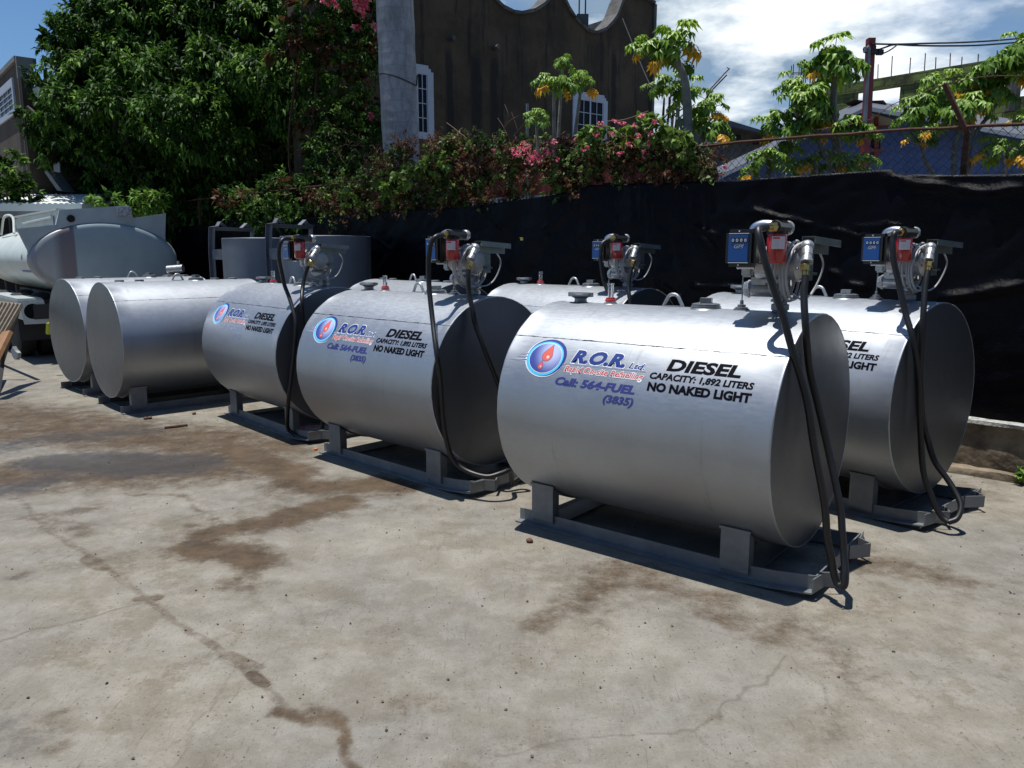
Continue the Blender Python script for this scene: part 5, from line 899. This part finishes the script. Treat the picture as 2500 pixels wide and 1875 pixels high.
# grey concrete shell with mono-pitch sheet roof, far middle
gs = empty('concrete_shell', tuple(ov(1560, 560, 24).xy) + (0,)); tag(gs, 'grey unfinished concrete house with sloping sheet roof, left of the blue church', 'house')
mat('conc_grey', (.10, .10, .095), .9, var=.5, vscale=1.5, bump=.4); GY = 24
bm = B(); prism(bm, [ov(1440, 400, GY), ov(1700, 400, GY), ov(1700, 318, GY), ov(1652, 290, GY), ov(1570, 262, GY), ov(1440, 285, GY)], (0, 4, 0))
keep(obj('wall', bm, 'conc_grey'), gs)
bm = B(); prism(bm, [ov(1555, 268, GY - .5), ov(1569, 258, GY - .5), ov(1655, 284, GY - .5), ov(1720, 312, GY - .5), ov(1720, 318, GY - .5), ov(1655, 290, GY - .5)], (0, 5, .3)); keep(obj('roof', bm, 'sheet_roof'), gs)
for x0, y0, x1, y1 in ((1504, 332, 1534, 370), (1582, 292, 1600, 305), (1625, 300, 1650, 312)):
    bm = B(); prism(bm, [ov(x0, y0, GY - .02), ov(x1, y0, GY - .02), ov(x1, y1, GY - .02), ov(x0, y1, GY - .02)], (0, -.02, 0)); w = obj('window_opening', bm, 'shadow_room'); keep(w, gs)
    bm = B(); prism(bm, [ov(x0 - 4, y1, GY - .1), ov(x1 + 4, y1, GY - .1), ov(x1 + 4, y1 + 4, GY - .1), ov(x0 - 4, y1 + 4, GY - .1)], (0, .09, 0)); s = obj('sill', bm, 'parapet_edge'); s.parent = w; s.matrix_parent_inverse = w.matrix_parent_inverse
# rebar bundles sticking up left of the big papaya
bm = B(); rr_ = random.Random(9)
for k in range(13): x = 1425 + k * 3.2; tube(bm, [ov(x, 320, 13), ov(x + rr_.uniform(4, 16), 212 + rr_.uniform(-14, 14), 13)], .010, 4)
for p in (((1430, 260), (1470, 215)), ((1440, 258), (1485, 228)), ((1460, 262), (1500, 225)), ((1476, 268), (1520, 232)), ((1500, 262), (1535, 192), (1566, 158), (1576, 148), (1570, 146)), ((1496, 262), (1537, 196), (1570, 162))): tube(bm, [ov(*q_, 13) for q_ in p], .010, 4)
tube(bm, [ov(1430, 320, 13.1), Vector((ov(1430, 320, 13.1).x, 13.1, 0))], .12, 8)
tag(obj('rebar_column', bm, 'rust'), 'bundle of bare rusty column rebars sticking up behind the big papaya', 'rebar')
# thin wires on the dark building
for k, pts in enumerate((((1240, 10, 18.5), (1286, -24, 19)), ((1416, 55, 19), (1500, 20, 20), (1560, -20, 21)), ((1538, 60, 20.0), (1600, 120, 12), (1618, 200, 11)))):
    pass
bm = B(); tube(bm, spline([ov(1345, 40, 18.0), ov(1385, 140, 16), ov(1412, 200, 14.5)], 6), .010, 4); tag(obj('stay_wire', bm, 'wire_black'), 'thin slack wire hanging across the corner of the brown building', 'cable')
bm = B(); tube(bm, spline([ov(1430, 312, 9.6), ov(1560, 308, 11), ov(1700, 300, 13), ov(1800, 290, 14)], 6), .006, 4); tag(obj('service_wire', bm, 'grey_pipe'), 'thin pale wire sagging toward the church roof', 'cable')
# ================================================================ TANKER TRUCK
mat('truck_white', (.36, .41, .42), .45, .05, var=.22, vscale=2.2, bump=.15, dirt=(.28, .31, .315)); mat('truck_side', (.44, .48, .46), .45, var=.15, vscale=3); mat('tyre', (.012, .012, .012), .85, bump=.3); mat('tape_blue', (.02, .05, .32), .5); mat('chassis', (.02, .02, .022), .7); mat('rust_light', (.20, .08, .04), .8)
q = NB('tanker_head'); sx = q.n('ShaderNodeSeparateXYZ'); q.l(q.co, sx.inputs[0]); u = sx.outputs[0]
st = q.noise(3.0, 6, .7, (5, 1, .4)); col = q.mix(q.rng(q.noise(1.5, 6, .65), .3, .7), (.25, .31, .335), (.31, .365, .38)); pk_ = q.math('MULTIPLY', q.rng(u, -.98, -.80), q.rng(u, -.40, -.44)); col = q.mix(q.math('MULTIPLY', q.rng(u, -.42, -.46), q.rng(st, .30, .60)), col, (.30, .285, .285)); col = q.mix(q.math('MULTIPLY', q.rng(u, -.42, -.45), q.rng(u, -.75, -.60)), col, (.155, .130, .140)); q.l(col, q.b.inputs['Base Color']); q.b.inputs['Roughness'].default_value = .38; q.b.inputs['Metallic'].default_value = .2
tk = empty('tanker_truck'); tag(tk, 'parked white elliptical fuel tanker truck seen from its rear at the left', 'truck')
TYaw = R_(41); cH = at(262, 634, 12.35); tk.location = (cH.x, cH.y, 0); tk.rotation_euler = (0, 0, TYaw)   # local +x = head's right, local +y = away along the tank
AX, BZ, ZT = 1.06, .565, cH.z; LT = 4.6
bm = B(); rings = []
for yv, k in ((-.022, .10), (-.0215, .40), (-.019, .70), (-.014, .88), (-.004, .96), (.02, .99), (.05, 1.0), (.06, 1.012), (.085, 1.012), (.09, 1.0)): rings.append([bm.verts.new((AX * k * math.cos(t), yv, ZT + BZ * k * math.sin(t))) for t in np.linspace(0, math.tau, 65)[:-1]])
for A_, D_ in zip(rings[:-1], rings[1:]):
    for i in range(64): bm.faces.new((A_[i], A_[(i + 1) % 64], D_[(i + 1) % 64], D_[i]))
bm.faces.new(rings[0]); obj('tank_head', bm, 'tanker_head', tk, 60)
bm = B(); rings = [[bm.verts.new((AX * math.cos(t), yv, ZT + BZ * math.sin(t))) for t in np.linspace(0, math.tau, 65)[:-1]] for yv in np.linspace(.085, LT, 8)]
for A_, D_ in zip(rings[:-1], rings[1:]):
    for i in range(64): bm.faces.new((A_[i], A_[(i + 1) % 64], D_[(i + 1) % 64], D_[i]))
bm.faces.new(rings[-1]); obj('tank_barrel', bm, 'truck_side', tk, 60)
HC = Vector((cH.x, cH.y, 0)); hx = Vector((math.cos(TYaw), math.sin(TYaw), 0)); hy = Vector((-math.sin(TYaw), math.cos(TYaw), 0))
def hpt(x, y, dy=.03):  # zoom3 px (scale .1582, origin 0,480) -> local point on the head plane
    p = onplane(x * .1582, y * .1582 + 480, HC + hy * dy, hy); d = p - HC; return Vector((d.dot(hx), dy, p.z))
def ell(t0, t1, n=14): return [Vector((AX * math.cos(t), .03, ZT + BZ * math.sin(t))) for t in np.linspace(t0, t1, n)]
bm = B(); pts = [hpt(258, 495), hpt(905, 430), hpt(905, 560)]; tA = math.atan2((pts[2].z - ZT) / BZ, pts[2].x / AX); e_ = ell(tA, R_(176)); prism(bm, pts[:2] + e_ + [hpt(425, 830)], (0, .05, 0)); obj('splash_panel', bm, 'truck_white', tk)
bm = B(); p0, p1, p2, p3 = hpt(915, 205), hpt(1990, 135), hpt(2085, 410), hpt(905, 560); t1 = math.acos(max(-1, min(1, p2.x / AX))); prism(bm, [p0, p1, p2] + ell(t1, tA, 14)[0:], (0, .06, 0)); obj('end_panel', bm, 'truck_white', tk)
bm = B(); r0, r1 = hpt(2045, 335), hpt(2560, 260); r2 = hpt(2550, 610); tb = math.acos(max(-1, min(1, r2.x / AX))); prism(bm, [r0, r1, r2] + ell(tb, t1, 8), (0, .05, 0)); obj('splash_panel', bm, 'truck_white', tk)
bm = B(); c_ = hpt(1090, 340); tube(bm, [c_ + Vector((0, -.03, 0)), c_ + Vector((0, .02, 0))], .055, 14); obj('round_hole', bm, 'black_void', tk, 60)
bm = B(); c_ = hpt(1915, 235); box(bm, c_ + Vector((0, -.02, 0)), (.20, .03, .14)); obj('worn_plate', bm, mat('worn', (.42, .43, .45), .6, var=.6, vscale=25, dirt=(.08, .07, .09)), tk)
bm = B(); zc0 = p0.z
prism(bm, [Vector((p0.x, .09, zc0)), Vector((p0.x, 3.6, zc0 - .02)), Vector((p0.x, 3.6, ZT + .38)), Vector((p0.x, .09, ZT + .38))], (.03, 0, 0)); prism(bm, [Vector((p1.x, .09, zc0)), Vector((p1.x, 3.6, zc0 - .02)), Vector((p1.x, 3.6, ZT + .38)), Vector((p1.x, .09, ZT + .38))], (-.03, 0, 0)); box(bm, (p0.x + .03, 1.85, zc0 + .01), (.12, 3.55, .03)); obj('coaming', bm, 'truck_side', tk)
bm = B(); box(bm, (p0.x - .012, 1.0, zc0 - .27), (.004, .34, .12)); box(bm, (p0.x - .012, .42, zc0 - .22), (.004, .05, .30)); obj('blue_sticker', bm, 'tape_blue', tk)
bm = B(); tube(bm, [(p0.x - .06, .3, zc0 - .05), (p0.x - .06, .3, zc0 - .10), (p0.x - .06, 2.6, zc0 - .13)], .015, 6); tube(bm, spline([(p0.x - .2, 2.6, zc0 - .3), (p0.x - .15, 2.9, zc0 - .02), (p0.x - .2, 3.4, zc0), (p0.x - .2, 3.9, zc0 - .3)], 5), .022, 6); obj('hand_rail', bm, 'truck_side', tk, 60)
def barrel_patch(t0, t1, y0, y1, name, m):
    bm = B(); n = 6; g = [[bm.verts.new(((AX + .006) * math.cos(t), y, ZT + (BZ + .006) * math.sin(t))) for y in (y0, y1)] for t in np.linspace(t0, t1, n)]
    for a_, b2 in zip(g[:-1], g[1:]): bm.faces.new((a_[0], a_[1], b2[1], b2[0]))
    obj(name, bm, m, tk, 60)
for t0, t1, y0, y1 in ((R_(150), R_(158), .42, .47), (R_(172), R_(180), .50, .55), (R_(196), R_(199), .12, .85)): barrel_patch(t0, t1, y0, y1, 'reflector_strip', 'tape_blue')
# side guard beam with round lamp hole at its end, underbody, wheels, mudguard
gx_ = -AX - .02; bm = B(); box(bm, (gx_, 1.9, ZT - BZ - .02), (.32, 3.6, .045)); prism(bm, [(gx_ - .16, .1, ZT - BZ - .03), (gx_ - .16, 3.7, ZT - BZ - .03), (gx_ - .10, 3.7, ZT - BZ - .32), (gx_ - .10, .1, ZT - BZ - .32)], (.02, 0, 0)); sg_ = obj('side_guard', bm, 'truck_white', tk)
bm = B(); n = 20; cx_, cz_ = gx_ + .02, ZT - BZ - .19; outer = [(gx_ - .16, ZT - BZ - .02), (gx_ + .17, ZT - BZ - .02), (gx_ + .26, ZT - BZ - .38), (gx_ - .10, ZT - BZ - .38)]
inn = [(cx_ + .115 * math.cos(t), cz_ + .115 * math.sin(t)) for t in np.linspace(R_(135), R_(135) - math.tau, n + 1)[:-1]]
per = []
for k in range(n):
    f_ = k / n * 4; i = int(f_); t = f_ - i; a_, b2 = outer[i], outer[(i + 1) % 4]; per.append((a_[0] + (b2[0] - a_[0]) * t, a_[1] + (b2[1] - a_[1]) * t))
vo = [[bm.verts.new((x, y, z)) for x, z in per] for y in (.08, .10)]; vi = [[bm.verts.new((x, y, z)) for x, z in inn] for y in (.08, .10)]
for k in range(n):
    j = (k + 1) % n; bm.faces.new((vo[0][k], vo[0][j], vi[0][j], vi[0][k])); bm.faces.new((vo[1][k], vi[1][k], vi[1][j], vo[1][j])); bm.faces.new((vi[0][k], vi[0][j], vi[1][j], vi[1][k])); bm.faces.new((vo[0][k], vo[1][k], vo[1][j], vo[0][j]))
obj('lamp_bracket', bm, 'truck_side', tk)
bm = B(); box(bm, (gx_ + .02, .6, ZT - BZ - .19), (.24, .9, .27)); obj('locker_box', bm, 'black_void', tk)
bm = B(); box(bm, (-.45, 2.2, ZT - BZ - .12), (.12, 4.4, .28)); box(bm, (.45, 2.2, ZT - BZ - .12), (.12, 4.4, .28)); box(bm, (0, .12, ZT - BZ - .2), (2.1, .12, .22)); box(bm, (0, 1.3, .55), (1.6, .16, .16)); box(bm, (.0, 2.6, .55), (1.6, .16, .16)); box(bm, (0, 2.4, .62), (1.9, 3.6, .25)); obj('chassis', bm, 'chassis', tk)
for sx_ in (-1, 1):
    for yy in (1.3, 2.6):
        for dx in (.72, 1.02):
            bm = B(); lathe(bm, [(.28, -.13), (.44, -.13), (.50, -.10), (.51, 0), (.50, .10), (.44, .13), (.28, .13)], axis='X', seg=28); w = obj('wheel', bm, 'tyre', tk, 40); w.location = (sx_ * dx, yy, .51)
            bm = B(); lathe(bm, [(.02, .05), (.10, .06), (.14, .0), (.24, -.02), (.285, .12), (.29, .128)] if sx_ > 0 else [(.02, -.05), (.10, -.06), (.14, 0), (.24, .02), (.285, -.12), (.29, -.128)], axis='X', seg=24); obj('rim', bm, 'truck_white', w, 40)
for s_ in (-1, 1): bm = B(); box(bm, (s_ * .87, .62, .62), (.62, .02, .62)); obj('mud_flap', bm, 'chassis', tk)
# small pump gear behind the truck's right side
pg = at(428, 655, 12.2); bm = B(); tube(bm, [pg + Vector((-.12, 0, -.02)), pg + Vector((.12, 0, 0))], .06, 12); box(bm, pg + Vector((0, 0, -.16)), (.34, .2, .12), bev=.01); tube(bm, [pg + Vector((.05, 0, .02)), pg + Vector((.05, 0, .11))], .022, 8); box(bm, pg + Vector((0, 0, -.8)), (.30, .22, 1.3)); tag(obj('transfer_pump', bm, 'cast', None, 40), 'small grey pump unit showing between the tanker head and the upright tanks', 'pump')
# leaning stack of planks at the far left + loose yellow item
pk0 = empty('plank_stack', tuple(gp(30, 930).xy) + (0,)); tag(pk0, 'stack of weathered planks leaning beside the tanker at the left edge', 'planks')
mat('plank', (.15, .125, .095), .8, var=.35, vscale=6, bump=.3, stretch=(1, 1, 6)); mat('plank_orange', (.22, .11, .045), .7, var=.3, vscale=8)
YP = 10.1
for k in range(6):
    x0 = 52 - k * 9.5; a_, b2 = at(x0, 740 - k * .8, YP - k * .06), at(x0 - 58, 838, YP - .9 - k * .06); c2_ = at(x0 - 8.6, 740 - k, YP - k * .06); wv = (c2_ - a_); bm = B()
    prism(bm, [a_, c2_, b2 + wv * 1.15, b2], (.01, .02, -.04)); keep(obj('plank', bm, 'plank'), pk0)
bm = B(); a_, b2 = at(24, 806, YP - .75), at(-12, 880, YP - 1.3); prism(bm, [a_, a_ + Vector((-.10, 0, -.02)), b2 + Vector((-.10, 0, 0)), b2], (.02, .03, -.03)); keep(obj('plank', bm, 'plank_orange'), pk0)
bm = B(); a_ = at(22, 812, YP - .6); tube(bm, [at(14, 740, YP + .12), at(4, 900, YP + .1), gp(-6, 960)], .03, 4); tube(bm, [at(48, 744, YP + .1), gp(4, 890, 0)], .03, 4); keep(obj('trestle_leg', bm, 'chassis'), pk0)
mat('white_plastic', (.40, .42, .42), .5)
bm = B(); pw_ = gp(36, 878); P = [at(x, y, pw_.y) for x, y in ((30, 846), (36, 856), (43, 862), (42, 872), (37, 880), (30, 870), (26, 856))]; prism(bm, P, (.03, .05, 0)); tag(obj('plastic_scrap', bm, 'white_plastic'), 'crumpled white plastic scrap beside the leaning planks', 'scrap')
bm = B(); c = at(118, 802, 10.6); box(bm, c, (.05, .05, .16), Matrix.Rotation(.15, 3, 'Y'), bev=.01); tag(obj('yellow_wedge', bm, mat('yel', (.5, .5, .03), .5)), 'small yellow object behind the leftmost plain silver tank', 'marker')
# ================================================================ SMALL THINGS ON THE GROUND
bm = B(); a_, b2 = gp(402, 1047), gp(458, 1041); tube(bm, [a_ + Vector((0, 0, .012)), b2 + Vector((0, 0, .014))], .011, 6); tag(obj('iron_rod', bm, 'rust'), 'short dark iron rod lying on the concrete left of the front tanks', 'rod')
mat('orange_thing', (.55, .14, .05), .6); mat('nut_brown', (.10, .05, .03), .8)
def pebble(name, px, py, r, m, lab, cat, fl=.7):
    bm = B(); bmesh.ops.create_icosphere(bm, subdivisions=2, radius=r); c = gp(px, py)
    for v in bm.verts: v.co *= 1 + .22 * noise.noise(v.co * (1.2 / r) + Vector((px, py, 0))); v.co.z *= fl
    bmesh.ops.translate(bm, vec=c + Vector((0, 0, r * fl * .85)), verts=bm.verts); tag(obj(name, bm, m, None, 60), lab, cat)
pebble('stone', 771, 1099, .016, 'orange_thing', 'small orange pebble left of the middle tank skid', 'stone'); pebble('stone', 1293, 1324, .020, 'nut_brown', 'dark pebble in front of the nearest tank skid at its left end', 'stone')
pebble('stone', 356, 1024, .022, 'nut_brown', 'left of a pair of brown clods before the plain tanks', 'stone'); pebble('stone', 366, 1023, .023, 'nut_brown', 'right of a pair of brown clods before the plain tanks', 'stone'); pebble('stone', 474, 1012, .020, 'nut_brown', 'single brown clod right of the pair of clods', 'stone')
# red and white drum lying under tank B / C gap
bm = B(); c = gp(768, 1066) ; box(bm, c + Vector((0, .1, .05)), (.32, .10, .09), Matrix.Rotation(.25, 3, 'Z'), bev=.01); tag(obj('carton', bm, mat('carton_red', (.30, .03, .035), .6, var=.8, vscale=9, dirt=(.5, .5, .5))), 'red and white carton lying behind the hose loop between two tanks', 'carton')
# loose grit: uncountable
P = []; 
for k in range(3600):
    x = rng.uniform(-6, 5); y = rng.uniform(1.5, 9.5)
    P.append((x, y, rng.choice([.0018, .0028, .004, .007], p=[.25, .40, .25, .10])))
V = []; Fc = []
for x, y, r in P:
    i = len(V); h = rng.uniform(.5, .9); o_ = rng.uniform(-.3, .3, (6, 3)) * r
    for d, q_ in zip(((1, 0, 0), (-1, 0, 0), (0, 1, 0), (0, -1, 0), (0, 0, 1), (0, 0, -1)), o_): V.append((x + d[0] * r + q_[0], y + d[1] * r + q_[1], r * h * .8 + d[2] * r * h + q_[2] * .3))
    Fc += [(i + a, i + b, i + c) for a, b, c in ((0, 2, 4), (2, 1, 4), (1, 3, 4), (3, 0, 4), (2, 0, 5), (1, 2, 5), (3, 1, 5), (0, 3, 5))]
mat('grit', (.12, .10, .08), .9, var=.7, vscale=3); tag(obj('gravel', (V, [], Fc), 'grit'), kind='stuff')
# weeds at the curb
wd_ = F(-.35, 0, -.24); t = empty('weed', tuple(wd_)); tag(t, 'small green weed at the foot of the stone curb, right edge', 'weed'); a = clumps([((wd_.x, wd_.y, .05), .07)], 2600, .05, .035, tmean=.9, clus=6); leaves('foliage', *a, 'leaf_papaya' if False else 'leaf_tree', t)

# ================================================================ added unseen wall behind the viewpoint, blocks horizon light to darken the tank sides
wh = empty('light_blocker', (0, -7.5, 0)); tag(wh, 'unseen brown wall added behind the viewpoint to darken the tank sides', 'light_blocker')
mat('blocker_wall', (.09, .075, .06), .9, var=.3, vscale=1)
bm = B(); box(bm, (0, -8.0, 2.6), (34, .3, 5.2)); keep(obj('wall', bm, 'blocker_wall'), wh)
bm = B(); box(bm, (0, -7.7, 5.25), (34.6, 1.2, .08)); keep(obj('roof', bm, 'sheet_roof'), wh)
for x in (-9, 0, 9):
    bm = B(); box(bm, (x, -7.82, 1.8), (3.6, .06, 3.6)); keep(obj('blocker_door', bm, 'chassis'), wh)
